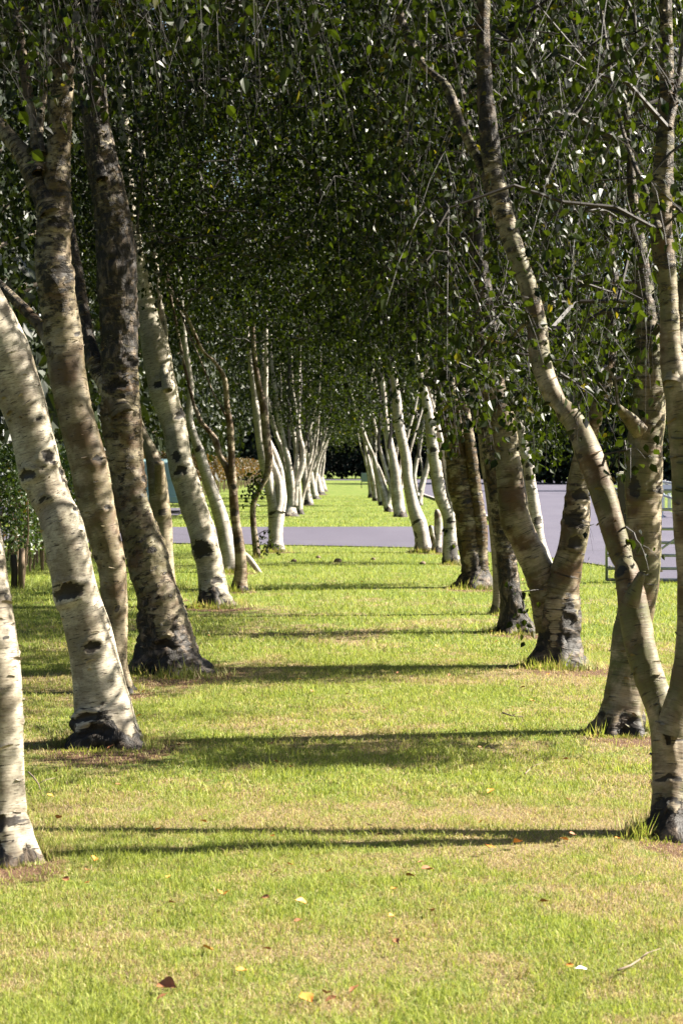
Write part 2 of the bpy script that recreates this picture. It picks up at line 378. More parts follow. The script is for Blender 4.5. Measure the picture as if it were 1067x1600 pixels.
def spray(c, n, rad, tw=None):
    """leaf positions along a few drooping twiglets round c"""
    k = max(2, n // 11); d = rng.normal(size=(k, 3)); d[:, 2] -= 0.9; d /= np.linalg.norm(d, axis=1, keepdims=True)
    i = rng.integers(0, k, n); t = rng.uniform(0.05, 1.4, n)[:, None]
    P = c + d[i] * t * rad; P[:, 2] -= (t[:, 0] ** 2) * rad * 0.45
    if tw is not None:
        for q in range(k):
            tt = np.array([0, 0.5, 1.0, 1.35])[:, None]; L_ = c + d[q] * tt * rad; L_[:, 2] -= tt[:, 0] ** 2 * rad * 0.45
            tw.append(L_)
    return P + rng.normal(size=(n, 3)) * (0.022 + rad * 0.045)

YL = np.array([[0, 430], [150, 480], [230, 560], [300, 640], [420, 680], [500, 665], [560, 650], [640, 650], [720, 640], [850, 660], [960, 640], [1067, 560]])
def proj(P):
    return CX + P[:, 0] * F / P[:, 1], HY - (P[:, 2] - HC) * F / P[:, 1]

def crown_mesh(V, Fq, r, mb, mat):
    """leaves and twigs as one crown mesh with a material for each"""
    nV = len(V); T4 = np.concatenate(mb.F4) + nV; T3 = np.concatenate(mb.F3) + nV
    me = mesh('crown', np.vstack([V] + mb.V), [Fq, T4, T3], mat, fattrs={'rnd': np.concatenate([r, np.zeros(len(T4) + len(T3))])}, smooth=False)
    me.materials.append(M_twig)
    mi = np.zeros(len(me.polygons), np.int32); mi[len(Fq):] = 1; me.polygons.foreach_set('material_index', mi)
    return me

def crown(root, stems_c, cx, cy, R, zb, zt, ncl, nl, lsize, flt=None, extra=(), twig_sides=4, mat=None, zskel=None, keep_sun=True):
    T = []; ncl = int(ncl * 2.2); nl = int(nl * 1.3); lsize *= 1.04; R *= 1.08; zt += 0.5
    while len(T) < ncl:
        k = ncl * 4
        z = rng.uniform(zb, zt, k); h = (z - zb) / (zt - zb)
        prof = np.sqrt(np.clip(1 - ((h - 0.38) / 0.66) ** 2, 0.03, 1)) 
        a = rng.uniform(0, 6.283, k); q = np.sqrt(rng.uniform(0.02, 1, k)) * R * prof
        P = np.column_stack([cx + q * np.cos(a), cy + q * np.sin(a), z])
        ok = noise(P, 0.9, int(cx * 10 + cy)) > -0.15
        if keep_sun:
            land = P[:, 0] - 1.355 * P[:, 2]; ly = P[:, 1] - 0.239 * P[:, 2]; thr = -0.85 + 0.3 * noise(P * [0, 1, 0], 0.9, 77)
            for y0_, a_ in ((10.4, 1.1), (14.3, 0.9), (17.5, 0.5), (21.5, 0.6), (29.0, 0.8)): thr = thr + a_ * np.exp(-((ly - y0_) / (0.045 * y0_)) ** 2)
            ok &= ~((land > thr) & (land < 3.2))
            pxx, pyy = proj(P); hang = (pxx > 630) & (pxx < 1100) & (pyy > 150) & (P[:, 1] > 5) & (rng.uniform(0, 1, k) < 0.75)
            gap = noise(P * [0.9, 1.1, 0.9], 1.0, 55); ok &= ~((land > -2.9) & (land <= thr) & (gap > -0.28) & (P[:, 0] > 0.2) & ~hang); ok &= ~((land > -3.9) & (land <= -2.9) & (gap > 0.12) & (P[:, 0] > 0.2) & ~hang)
        px, py = proj(P); inf = (px > -40) & (px < 1107) & (P[:, 1] > 1)
        ok &= ~(inf & (py > np.interp(px, YL[:, 0], YL[:, 1]) - rng.uniform(0, 60, k)))
        if flt is not None: ok &= flt(P, px, py, inf)
        T += list(P[ok])
        if k > 20 and ok.sum() == 0: break
    T = np.array(T[:ncl]); T = T[np.argsort(np.linalg.norm((T - [cx, cy, zb]) * [1, 1, 0.5], axis=1))]
    zs = zb - 0.9 if zskel is None else zskel
    pts = []; 
    for C, r in stems_c:
        st = max(1, int(0.12 / (np.linalg.norm(C[1] - C[0]) + 1e-6)))
        for c, rr in zip(C[::st], r[::st]):
            if c[2] > 0.05: pts.append((c, rr))
    X = np.zeros((len(pts) + (ncl + 40) * 14, 3)); ns = len(pts); par = [-1] * ns; rs = [p[1] for p in pts]
    X[:ns] = [p[0] for p in pts]; n = ns; chains = []; low = np.zeros(len(X)); low[:ns] = (X[:ns, 2] < zs) * 50.0
    allT = [(t, nl, 0) for t in T] + [(W(e[0], e[1], e[2]), e[3], e[4]) for e in extra]
    LP = []; TW = []
    for (t, cnt, sr) in allT:
        dv = X[:n] - t; cost = np.linalg.norm(dv, axis=1) + 0.8 * np.clip(dv[:, 2], 0, None) + (0 if 0 < sr < 0.2 else low[:n])
        i = int(np.argmin(cost)); p = X[i]; ln = np.linalg.norm(t - p)
        if ln > (0.7 if 0 < sr < 0.2 else 2.6 if sr else 1.5): continue
        m = int(np.clip(ln / 0.2, 2, 12))
        ctl = (p + t) / 2 + np.array([0, 0, 0.18 * ln]) + rng.normal(size=3) * 0.10 * ln
        s = np.linspace(0, 1, m + 1)[1:, None]
        cur = (1 - s) ** 2 * p + 2 * s * (1 - s) * ctl + s ** 2 * t
        cur[:-1] += rng.normal(size=(m - 1, 3)) * 0.015
        ids = [i]
        for c in cur:
            X[n] = c; par.append(ids[-1]); ids.append(n); n += 1
        chains.append(ids); rad = sr if sr else rng.uniform(0.28, 0.52)
        LP.append(spray(t, cnt, rad, TW if t[1] < 17 and t[2] < 5.2 else None))
    cntd = np.zeros(n)
    for ids in chains:
        j = ids[-1]
        while j >= ns and j != -1: cntd[j] += 1; j = par[j]
    rad = np.minimum(0.0030 * np.sqrt(np.maximum(cntd, 1)) + 0.0006, 0.019)
    mb = MB()
    for ids in chains:
        rr = rad[ids].copy(); rr[0] = min(rr[1] * 1.15, 0.9 * (rs[ids[0]] if ids[0] < ns else rad[ids[0]])); rr[-1] *= 0.5
        mb.tube(X[ids], rr, twig_sides)
    for L_ in TW: mb.tube(L_, [0.0017, 0.0014, 0.0010, 0.0006], 3)
    V, Fq, r = leaves_at(np.concatenate(LP), lsize)
    return crown_mesh(V, Fq, r, mb, mat or M_leaf)

def extend(P, R, H, wander=0.25):
    P = list(P); R = list(R); dv = P[-1] - P[-2]; dv = dv / np.linalg.norm(dv); n = max(1, int((H - P[-1][2]) / 0.5)); r0 = R[-1]
    for k in range(n):
        dv = dv * 0.8 + np.array([0, 0, 0.2]) + rng.normal(size=3) * 0.10 * wander * 4 * np.array([1, 1, 0.2]) * 0.5
        dv /= np.linalg.norm(dv); P.append(P[-1] + dv * 0.5); R.append(max(0.008, r0 * (1 - (k + 1) / (n + 1)) ** 0.8))
    return np.array(P), np.array(R)

GROUP_L, GROUP_R = 'birches of the left row', 'birches of the right row'
def birch(label, row, stems, crown_cfg=None, brown=0.6, moss=0.2, dark=0.0, H=8.5, white=False, scars=(), base_h=0.2, extra=(), nscar=1.0):
    """stems: list of (trace [(px,py,r)...], flags).  The first starts at the ground.  flags: 'o' open top (grows on), 'c' cut/broken, dy depth drift."""
    b = stems[0][0][0]; d0 = HC * F / (b[1] - HY); d = d0 + b[2] * d0 / F * 0.8
    loc = W(b[0], b[1], d); loc[2] = 0
    root = empty('birch_tree', loc, label, 'tree', GROUP_L if row == 'L' else GROUP_R)
    VV, F4, F3, A, UV, SC = [], [], [], {'dark': [], 'scar': [], 'moss': [], 'brown': []}, [], []
    n = 0
    for k, st_ in enumerate(stems):
        tr, fl, dy = st_[:3]; off0 = st_[3] if len(st_) > 3 else 0.0
        tr = np.array(tr, float); L = len(tr)
        dd = d + off0 + dy * np.linspace(0, 1, L)
        P = np.array([W(x, y, q) for (x, y, _), q in zip(tr, dd)]); R = tr[:, 2] * dd / F
        if k == 0:
            P[0, 2] = 0.0
            P = np.vstack([P[0] + [0, 0, -0.10], P]); R = np.concatenate([[R[0] * 1.08], R])
        if 'o' in fl: P, R = extend(P, R, H * rng.uniform(0.85, 1.1))
        sd = int(rng.integers(1, 900))
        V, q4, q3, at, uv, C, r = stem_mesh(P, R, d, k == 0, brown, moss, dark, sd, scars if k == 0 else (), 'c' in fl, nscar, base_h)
        VV.append(V - loc); F4.append(q4 + n); F3.append(q3 + n); UV.append(uv); n += len(V)
        for kk in A: A[kk].append(at[kk])
        SC.append((C, r))
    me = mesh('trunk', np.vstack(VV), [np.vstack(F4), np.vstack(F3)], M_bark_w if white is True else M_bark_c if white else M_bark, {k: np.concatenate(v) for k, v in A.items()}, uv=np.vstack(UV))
    link('trunk', me, root)
    if crown_cfg:
        if 'proto' in crown_cfg:
            pr = PROTO[crown_cfg['proto']]; s = crown_cfg.get('s', 1.0)
            top = SC[0][0][-1]
            if True:
                o = link('crown', pr, root); o.location = (crown_cfg.get('dx', 0), 0, 0); o.scale = (s, s, s); o.rotation_euler = (0, 0, crown_cfg.get('rz', 0) if row == 'L' else 0)
        else:
            c = dict(crown_cfg); cx = loc[0] + c.pop('dx', 0); cy = loc[1] + c.pop('dy', 0)
            lm = crown(root, SC, cx, cy, extra=extra, **c)
            co = np.zeros(len(lm.vertices) * 3, np.float32); lm.vertices.foreach_get('co', co)
            lm.vertices.foreach_set('co', (co.reshape(-1, 3) - loc.astype(np.float32)).ravel()); lm.update()
            link('crown', lm, root)
    return root

# ---------------------------------------------------------------- setting: ground and road
def in_poly(x, y, poly):
    c = np.zeros(len(x), bool); j = len(poly) - 1
    for i in range(len(poly)):
        xi, yi = poly[i]; xj, yj = poly[j]
        m = ((yi > y) != (yj > y)) & (x < (xj - xi) * (y - yi) / (yj - yi + 1e-12) + xi); c ^= m; j = i
    return c
ROAD = [(-70, 42.0), (-8, 39.3), (-3.3, 38.3), (0, 36.9), (1.4, 36.2), (2.6, 34.2), (3.4, 32.2), (3.95, 29.5), (4.12, 25.5), (45, 25.5), (45, 55), (9.7, 56), (21, 156),
        (70, 160), (70, 222), (-70, 222), (-70, 206), (2.0, 206), (3.6, 204), (4.2, 200), (4.2, 53), (3.7, 50), (2.2, 48.6), (-6, 48.2), (-70, 52)]
BASES = []   # filled with trunk bases for bare soil patches
def dryness(x, y):
    P = np.column_stack([x, y, x * 0])
    v = 0.47 + 0.42 * fbm(P, 1.3, 4, 3) + 0.50 * fbm(P, 7.0, 3, 5)
    v = v + 0.10 * np.exp(-((y - 8.5) / 2.0) ** 2) - sstep(13, 30, y) * 0.34 - 0.15 * sstep(2.2, 4.5, -x) 
    return np.clip(v, 0, 1)
def soilness(x, y):
    s = np.zeros(len(x))
    for (bx, by, br) in BASES:
        s = np.maximum(s, np.exp(-(((x - bx - 0.05) / (br * 2.2)) ** 2 + ((y - by + 0.15) / (br * 3.6)) ** 2)) * 1.0)
    return np.clip(s, 0, 1)

# ---------------------------------------------------------------- the birches
def xb(P, px, py, inf): return None
top_only = lambda lim: (lambda P, px, py, inf: ~(inf & (py > lim)))
def right_low(lim_left, lim):      # keep big near leaves off the left part of the view
    return lambda P, px, py, inf: ~(inf & ((px < lim_left) | (py > lim)))

def make_proto(seed, R, zb, zt, ncl, nl, ls):
    C = np.array([[0, 0, z] for z in np.linspace(2.0, zt * 0.9, 20)]); r = np.linspace(0.06, 0.01, 20)
    C[:, :2] += rng.normal(size=(20, 2)) * 0.03
    global YL; keep = YL; YL = YL * 0 + [[0, 1e9]] * 1 if False else YL
    T = []
    while len(T) < ncl:
        z = rng.uniform(zb, zt); h = (z - zb) / (zt - zb); pr = math.sqrt(max(0.03, 1 - ((h - 0.35) / 0.7) ** 2))
        a = rng.uniform(0, 6.283); q = math.sqrt(rng.uniform(0.02, 1)) * R * pr
        p = np.array([q * math.cos(a), q * math.sin(a), z])
        if noise(p[None] + seed * 31, 0.9, seed)[0] > -0.3 and (p[0] < 0.4 or z > zb + 1.1 * p[0]): T.append(p)
    T = np.array(T); T = T[np.argsort(np.linalg.norm(T - [0, 0, zb], axis=1))]
    X = list(C); chains = []
    for t in T:
        A = np.array(X); dv = A - t; i = int(np.argmin(np.linalg.norm(dv, axis=1) + 0.8 * np.clip(dv[:, 2], 0, None))); p = A[i]
        ln = np.linalg.norm(t - p); ctl = (p + t) / 2 + [0, 0, 0.15 * ln]; s = np.linspace(0, 1, 5)[:, None]
        cur = (1 - s) ** 2 * p + 2 * s * (1 - s) * ctl + s ** 2 * t; X += list(cur[1:]); chains.append((cur, 0.004 + 0.012 * min(1, ln)))
    mb = MB(); mb.tube(C, r, 5)
    for c, q in chains: mb.tube(c, np.linspace(q, 0.003, 5), 3)
    V, Fq, rr = leaves_at(np.concatenate([spray(t, nl, rng.uniform(0.3, 0.5)) for t in T]), ls)
    return crown_mesh(V, Fq, rr, mb, M_leaf)
PROTO = [make_proto(k, 2.4, 3.0, 13, 360, 56, 0.08) for k in range(3)]

def base_pt(tr):
    b = tr[0]; d0 = HC * F / (b[1] - HY); d = d0 + b[2] * d0 / F * 0.8; w = W(b[0], b[1], d); BASES.append((w[0], w[1], b[2] * d / F))

def BOUGH(d, n):     # low outer boughs beyond the right edge of the view; their shade lies across the lawn
    return [(CX + rng.uniform(2.3, 3.3) * F / d, HY - (rng.uniform(1.95, 2.75) - HC) * F / d, d + rng.uniform(-0.45, 0.45), 60, 0.33) for _ in range(n)]
CN = dict(ncl=260, nl=46, lsize=0.05)
trees = []
def B(*a, **k): trees.append((a, k)); base_pt(a[2][0][0])

B('nearest birch of the left row, cut by photo edge, pale wound at foot', 'L',
  [([(18, 1352, 40), (12, 1290, 36), (8, 1250, 35), (1, 1100, 34), (-10, 1000, 34), (-26, 880, 34), (-46, 780, 33), (-78, 650, 32), (-115, 500, 30), (-160, 330, 28)], 'o', 0.2)],
  dict(R=2.2, zb=3.6, zt=8, flt=top_only(-60), dx=-0.6, dy=-0.2, ncl=160, nl=44, lsize=0.05), white='c', brown=0.6, moss=0.15, scars=[(8, 935, 10, 6), (10, 1000, 14, 4), (12, 1288, 34, 10)], base_h=0.12)
B('thick creamy birch, second of the left row, leaning left, round branch scar halfway up', 'L',
  [([(166, 1172, 56), (163, 1129, 51), (154, 1051, 42), (136, 974, 37), (116, 908, 35), (98, 819, 36), (82, 780, 36), (65, 737, 36), (47, 670, 35), (26, 602, 38), (5, 535, 40), (-30, 467, 40), (-75, 400, 38), (-120, 320, 34)], 'o', 0.2)],
  dict(R=2.3, zb=3.9, zt=8.5, flt=top_only(-40), dx=-0.9, ncl=170, nl=44, lsize=0.05), white='c', brown=0.6, moss=0.22,
  scars=[(74, 712, 13, 13), (80, 725, 8, 4), (148, 1008, 17, 12), (105, 920, 34, 15), (40, 745, 20, 9), (105, 745, 9, 6), (60, 656, 10, 3), (140, 1120, 30, 10), (150, 1150, 40, 12), (118, 800, 7, 5), (95, 735, 9, 8), (70, 785, 14, 4)], base_h=0.17)
B('tall golden-brown birch behind the leaning creamy one, trunk dividing into several limbs near the top', 'L',
  [([(180, 1085, 28), (177, 1031, 23), (178, 974, 21), (175, 915, 21), (170, 872, 23), (152, 805, 29), (141, 737, 31), (126, 670, 29), (111, 602, 29), (99, 535, 31), (91, 467, 29), (84, 400, 29), (84, 330, 28), (88, 270, 22), (93, 200, 19), (98, 100, 19), (101, -20, 18), (104, -120, 15)], 'o', 0.1),
   ([(80, 335, 22), (62, 290, 21), (42, 248, 20), (14, 212, 18), (-25, 165, 16), (-60, 110, 14)], 'o', 0.4),
   ([(60, 270, 13), (55, 215, 11), (47, 170, 9), (36, 100, 9), (26, 20, 8), (18, -60, 7)], 'o', 0.8),
   ([(66, 240, 9), (62, 200, 7), (68, 130, 7), (56, 80, 6), (45, 30, 6), (38, -60, 5)], 'o', 1.0),
   ([(92, 560, 20), (70, 520, 16), (45, 490, 14), (10, 455, 13), (-25, 425, 12), (-80, 390, 11)], 'o', 0.7)],
  dict(R=2.2, zb=4.2, zt=9, flt=top_only(10), dx=-0.3, ncl=180, nl=44, lsize=0.05), brown=0.9, moss=0.3, dark=0.22,
  scars=[(155, 715, 12, 9), (150, 870, 9, 6), (170, 790, 10, 5), (120, 520, 9, 5), (185, 950, 5, 9), (100, 420, 24, 14), (95, 350, 26, 10)], base_h=0.1)
B('very thick dark rugged birch with fluted foot, fourth trunk of the left row', 'L',
  [([(263, 1056, 58), (259, 1012, 47), (255, 974, 42), (248, 935, 37), (236, 896, 35), (229, 857, 35), (206, 780, 27), (199, 737, 28), (190, 670, 32), (186, 620, 31), (186, 535, 30), (185, 467, 31), (182, 400, 33), (172, 320, 28), (160, 250, 25), (152, 180, 20), (150, 100, 15), (146, 0, 13), (140, -80, 12)], 'o', 0.2),
   ([(192, 650, 24), (170, 605, 21), (150, 572, 17), (140, 535, 12), (133, 500, 11), (124, 440, 9), (115, 380, 7)], 'o', 0.5),
   ([(160, 280, 12), (140, 200, 10), (126, 120, 8), (120, 40, 7)], 'o', 0.5)],
  dict(R=2.3, zb=4.4, zt=9.5, flt=top_only(60), ncl=190, nl=44, lsize=0.05), brown=1.1, moss=0.5, dark=0.40,
  scars=[(205, 565, 14, 10), (225, 750, 12, 8), (262, 1000, 20, 14), (185, 600, 18, 12), (240, 860, 10, 6)], base_h=0.42, nscar=1.5)
B('narrow birch half hidden behind the rugged dark trunk, topped by a broken black stub', 'L',
  [([(262, 938, 15), (258, 872, 14), (252, 800, 16), (247, 745, 15), (238, 712, 12), (224, 680, 9), (214, 650, 8), (205, 600, 6)], 'o', 0.4),
   ([(250, 770, 10), (250, 745, 9), (249, 722, 8)], 'c', -0.1)],
  dict(R=2.2, zb=4.2, zt=9.5, ncl=200, nl=44, lsize=0.055), brown=0.6, moss=0.5, dark=0.12, scars=[(249, 740, 8, 16), (254, 800, 10, 7)], H=8)
B('stout pale birch with dark shaggy collars, leaning left, sixth of the left row', 'L',
  [([(337, 950, 33), (333, 921, 25), (326, 881, 22), (313, 829, 22), (305, 802, 21), (290, 750, 21), (281, 711, 19), (274, 671, 20), (257, 619, 23), (251, 592, 22), (240, 540, 22), (228, 490, 18), (218, 430, 14), (210, 360, 10)], 'o', 0.3),
   ([(262, 610, 9), (254, 560, 7), (258, 520, 6), (250, 470, 5)], 'o', 0.5)],
  dict(R=2.3, zb=3.7, zt=9.5, ncl=260, nl=46, lsize=0.052), white='c', brown=0.35, moss=0.42,
  scars=[(310, 850, 22, 9), (318, 862, 20, 10), (284, 735, 18, 7), (276, 716, 9, 8), (281, 650, 16, 6), (300, 636, 8, 6), (250, 600, 16, 6), (340, 905, 12, 6)], base_h=0.2)
B('smooth white birch just behind the stout collared one, low root limb reaching right', 'L',
  [([(362, 895, 20), (353, 842, 13), (343, 802, 12), (325, 750, 10), (312, 708, 8), (298, 666, 6), (296, 640, 5.5), (298, 600, 5), (290, 540, 4), (285, 490, 3.5)], 'o', 0.2),
   ([(360, 868, 9), (372, 862, 9), (386, 870, 7), (399, 886, 5.5), (408, 900, 5)], 'c', 0.0)],
  dict(R=2.2, zb=3.9, zt=9.5, ncl=230, nl=44, lsize=0.055), brown=0.28, moss=0.12, white=True, scars=[(310, 700, 9, 5)], base_h=0.1)
B('thin reddish-brown birch forking low, standing in front of the smooth white one', 'L',
  [([(374, 925, 12), (376, 881, 9.5), (371, 829, 8), (367, 802, 7.5), (363, 750, 6.2), (360, 671, 5.2), (355, 632, 4.6), (351, 592, 4.2), (335, 565, 3.6), (315, 545, 3.2), (290, 490, 3), (250, 430, 3), (215, 385, 3)], 'o', 0.1),
   ([(365, 775, 6), (356, 735, 6), (344, 711, 6), (335, 684, 6), (315, 660, 5), (306, 640, 4), (300, 620, 3)], 'o', 0.4),
   ([(352, 648, 2.6), (342, 630, 2.2), (332, 612, 2)], 'o', 0.2)],
  dict(R=1.6, zb=3.3, zt=7, ncl=120, nl=40, lsize=0.05), brown=1.3, moss=0.0, dark=0.22, scars=[(363, 760, 9, 5), (368, 800, 8, 8), (372, 845, 8, 6)], base_h=0.1, H=6.5, nscar=2.5)
B('small knobbly birch sapling wrapped in leafy sprigs, last thin stem before the crossing road', 'L',
  [([(402, 872, 5.8), (397, 830, 5.5), (396, 790, 5), (405, 766, 5), (416, 745, 5.5), (420, 720, 6.5), (417, 690, 7), (413, 650, 7), (405, 600, 5), (398, 560, 4)], 'o', 0.1)],
  dict(R=1.7, zb=3.5, zt=8, ncl=120, nl=40, lsize=0.055, zskel=0.6), brown=1.2, moss=0.1, dark=0.38, H=7,
  extra=[(x, y, 32.2, 26, 0.16) for x, y in ((398, 742), (404, 752), (394, 762), (410, 757), (402, 770), (388, 752), (420, 828), (412, 838), (424, 845), (408, 735), (390, 742), (416, 856))], base_h=0.08)
B('waist-forked white birch with dark burred foot, left row, at near road edge', 'L',
  [([(430, 863, 16), (431, 846, 11), (431, 825, 12), (430, 797, 14), (423, 770, 9), (418, 745, 9), (412, 715, 9), (407, 687, 7), (400, 640, 6), (396, 610, 4)], 'o', 0.2),
   ([(434, 800, 9), (437, 784, 8), (436, 756, 7), (430, 735, 6), (424, 718, 5), (420, 690, 4)], 'o', 0.3),
   ([(441, 800, 5), (444, 780, 4.5), (442, 760, 5), (438, 735, 6), (428, 708, 6), (416, 683, 6), (407, 650, 5), (402, 600, 4)], 'o', 0.6)],
  dict(R=2.3, zb=4.0, zt=10, ncl=250, nl=44, lsize=0.06), brown=0.15, moss=0.05, white=True, scars=[(425, 802, 9, 4), (438, 790, 5, 8)], base_h=0.18)
# far left row, beyond the road
def far(label, row, stems, proto=0, **k):
    b = stems[0][0]; st = list(stems); sg = -1 if row == 'L' else 1
    for q in range(2):
        i = rng.integers(0, 2); x0, y0, r0 = b[i]; lean = rng.uniform(-0.5, 0.22) * (1 if row == 'L' else -1); hh = rng.uniform(60, 95); rr = r0 * rng.uniform(0.3, 0.5); w = rng.uniform(-5, 5)
        st.append(([(x0, y0 - 4, rr * 1.5)] + [(x0 + lean * hh * t * (0.6 + 0.4 * t) - 0.12 * hh * t * t * (1 if row == 'L' else -1) * -1 + w * math.sin(t * 3), y0 - 4 - hh * t, rr * (1 - 0.5 * t)) for t in (0.25, 0.5, 0.75, 1.0)], 'o', 0.4))
    stems = st
    B(label, row, stems, dict(proto=proto, s=k.pop('s', 1.0), dx=k.pop('dx', 0), rz=k.pop('rz', 0)), nscar=2.0, brown=k.pop('brown', 0.45), moss=k.pop('moss', 0.15), white=True, base_h=k.pop('base_h', 0.22), **k)
far('three-stemmed white birch, first of the left row beyond the road, right stem curving', 'L',
  [([(452, 807, 14), (453, 790, 9), (452, 770, 6.5), (446, 735, 5), (440, 705, 4.5), (432, 680, 4)], 'o', 0.3),
   ([(456, 790, 7), (455, 756, 6), (449, 715, 5), (441, 680, 4)], 'o', 0.0),
   ([(460, 790, 6), (463, 760, 5), (469, 740, 5), (473, 722, 5), (473, 701, 4.5), (468, 683, 4), (465, 660, 3)], 'o', 0.6)], 0)
far('slender white birch stem tucked just right of the three-stemmed one beyond the road', 'L',
  [([(468, 804, 7), (467, 780, 5), (466, 750, 4.5), (463, 715, 4), (461, 690, 3.5), (458, 670, 3)], 'o', 0.3)], 1, rz=2)
far('leaning white birch, dark hollow at foot, third of the left row beyond the road', 'L',
  [([(481, 789, 9), (478, 765, 7), (475, 740, 6), (474, 715, 5), (478, 690, 4), (484, 670, 3)], 'o', 0.3)], 2, rz=4)
far('straight white birch, fourth of the left row beyond the road', 'L',
  [([(492, 780, 8), (488, 760, 6.5), (484, 735, 5.5), (481, 705, 4), (480, 680, 3)], 'o', 0.3)], 0, rz=1)
far('pale birch with thin twisting branch, fifth of the left row beyond the road', 'L',
  [([(500, 773, 7.5), (496, 755, 6.5), (492, 735, 5), (489, 715, 4), (487, 695, 3)], 'o', 0.3),
   ([(492, 735, 2.5), (491, 717, 2), (495, 704, 2), (502, 692, 2), (506, 675, 1.8), (509, 660, 1.5)], 'o', 0.2)], 1, rz=5)
far('farthest pale birch of the left row, leaning left beside the open grass', 'L',
  [([(505, 768, 7), (502, 752, 6), (499, 738, 4.5), (495, 720, 3.5), (493, 700, 3)], 'o', 0.3)], 2, rz=3)

# right row
B('nearest birch of the right row, forked low, its long curved stem sweeping up and left', 'R',
  [([(1046, 1312, 44), (1046, 1271, 32), (1046, 1225, 31), (1046, 1164, 31), (1038, 1120, 29), (1020, 1075, 26), (1005, 1025, 25), (995, 985, 25), (984, 930, 24), (976, 890, 22), (967, 866, 21), (950, 805, 21), (934, 750, 21), (916, 700, 22), (903, 670, 22), (882, 640, 21), (866, 621, 19), (852, 590, 17), (842, 550, 17), (838, 500, 16), (826, 450, 15), (808, 400, 16), (790, 345, 17), (772, 270, 17), (762, 200, 15), (755, 120, 13), (755, 40, 12), (758, -60, 11)], 'o', 1.0),
   ([(1050, 1150, 29), (1060, 1110, 26), (1073, 1060, 25), (1082, 980, 25), (1082, 900, 26), (1078, 800, 28), (1074, 700, 28), (1068, 640, 27), (1055, 585, 22), (1048, 540, 17), (1044, 460, 15), (1036, 400, 17), (1031, 340, 18), (1035, 280, 18), (1040, 200, 14), (1042, 100, 11), (1040, 0, 10), (1038, -80, 10)], 'o', 0.1),
   ([(984, 945, 16), (994, 918, 11), (1003, 896, 7)], 'c', -0.03),
   ([(770, 300, 12), (748, 250, 9), (718, 190, 9), (698, 135, 8.5), (658, 95, 8), (628, 30, 7), (616, -30, 6)], 'o', 0.4, 0.85),
   ([(840, 525, 10), (822, 505, 7), (800, 525, 5), (780, 535, 4), (745, 520, 3)], 'n', 0.3, 0.75),
   ([(1050, 600, 17), (1062, 520, 13), (1075, 430, 12), (1090, 350, 10)], 'o', 0.3),
   ([(1030, 360, 10), (1010, 300, 6), (985, 240, 4.5), (965, 170, 3.5)], 'o', 0.5),
   ([(1044, 200, 8), (1060, 130, 7), (1070, 60, 6)], 'o', 0.2)],
  dict(R=2.0, zb=2.5, zt=8, ncl=170, nl=40, lsize=0.040, flt=lambda P, px, py, inf: ~(inf & ((px < 640) | (py > 520) | ((P[:, 1] < 8.7) & (np.abs(px - np.interp(py, [0, 200, 345, 450, 560], [755, 762, 790, 826, 845])) < 70 + 110 * (noise(P, 2.0, 3) < 0.1)))))), brown=1.0, moss=0.75, dark=0.26,
  scars=[(1046, 1222, 30, 6), (1040, 1290, 34, 16), (1050, 1260, 26, 5), (985, 905, 14, 8), (905, 720, 16, 14), (900, 690, 14, 10), (1046, 1150, 8, 30), (880, 660, 10, 6)], base_h=0.17,
  extra=[(x, y, 8.4, n, 0.07) for x, y, n in ((968, 705, 5), (985, 700, 6), (975, 690, 4), (990, 832, 5), (1000, 850, 4), (905, 640, 4), (915, 610, 6), (900, 600, 6))]
  + [(rng.uniform(640, 1010), rng.uniform(300, 545), rng.uniform(7.6, 10.0), 22, 0.21) for _ in range(16)] + [(rng.uniform(850, 1060), rng.uniform(-60, 300), rng.uniform(6.8, 8.6), 22, 0.21) for _ in range(9)])
B('second birch of the right row, broad greenish upright trunk with hollow foot', 'R',
  [([(969, 1150, 42), (972, 1118, 35), (978, 1072, 31), (985, 1020, 31), (990, 985, 32), (998, 930, 30), (1003, 866, 28), (1005, 805, 28), (1006, 713, 30), (1012, 652, 28), (1014, 600, 24), (1014, 560, 21), (1010, 500, 17), (1005, 440, 14), (998, 380, 11), (990, 330, 9), (986, 270, 7), (980, 180, 6)], 'o', 0.2),
   ([(1000, 675, 20), (985, 656, 17), (972, 643, 13), (966, 636, 9)], 'c', -0.1)],
  dict(R=2.0, zb=2.25, zt=8.5, ncl=230, nl=40, lsize=0.048, flt=right_low(600, 590), dx=-0.2), brown=1.1, moss=0.9, dark=0.32, scars=[(985, 1130, 14, 14), (945, 1130, 7, 12), (1028, 765, 10, 8), (990, 760, 12, 22)], base_h=0.14,
  extra=BOUGH(10.9, 60) + [(rng.uniform(690, 960), rng.uniform(440, 615), rng.uniform(10.0, 12.6), 30, 0.24) for _ in range(20)])
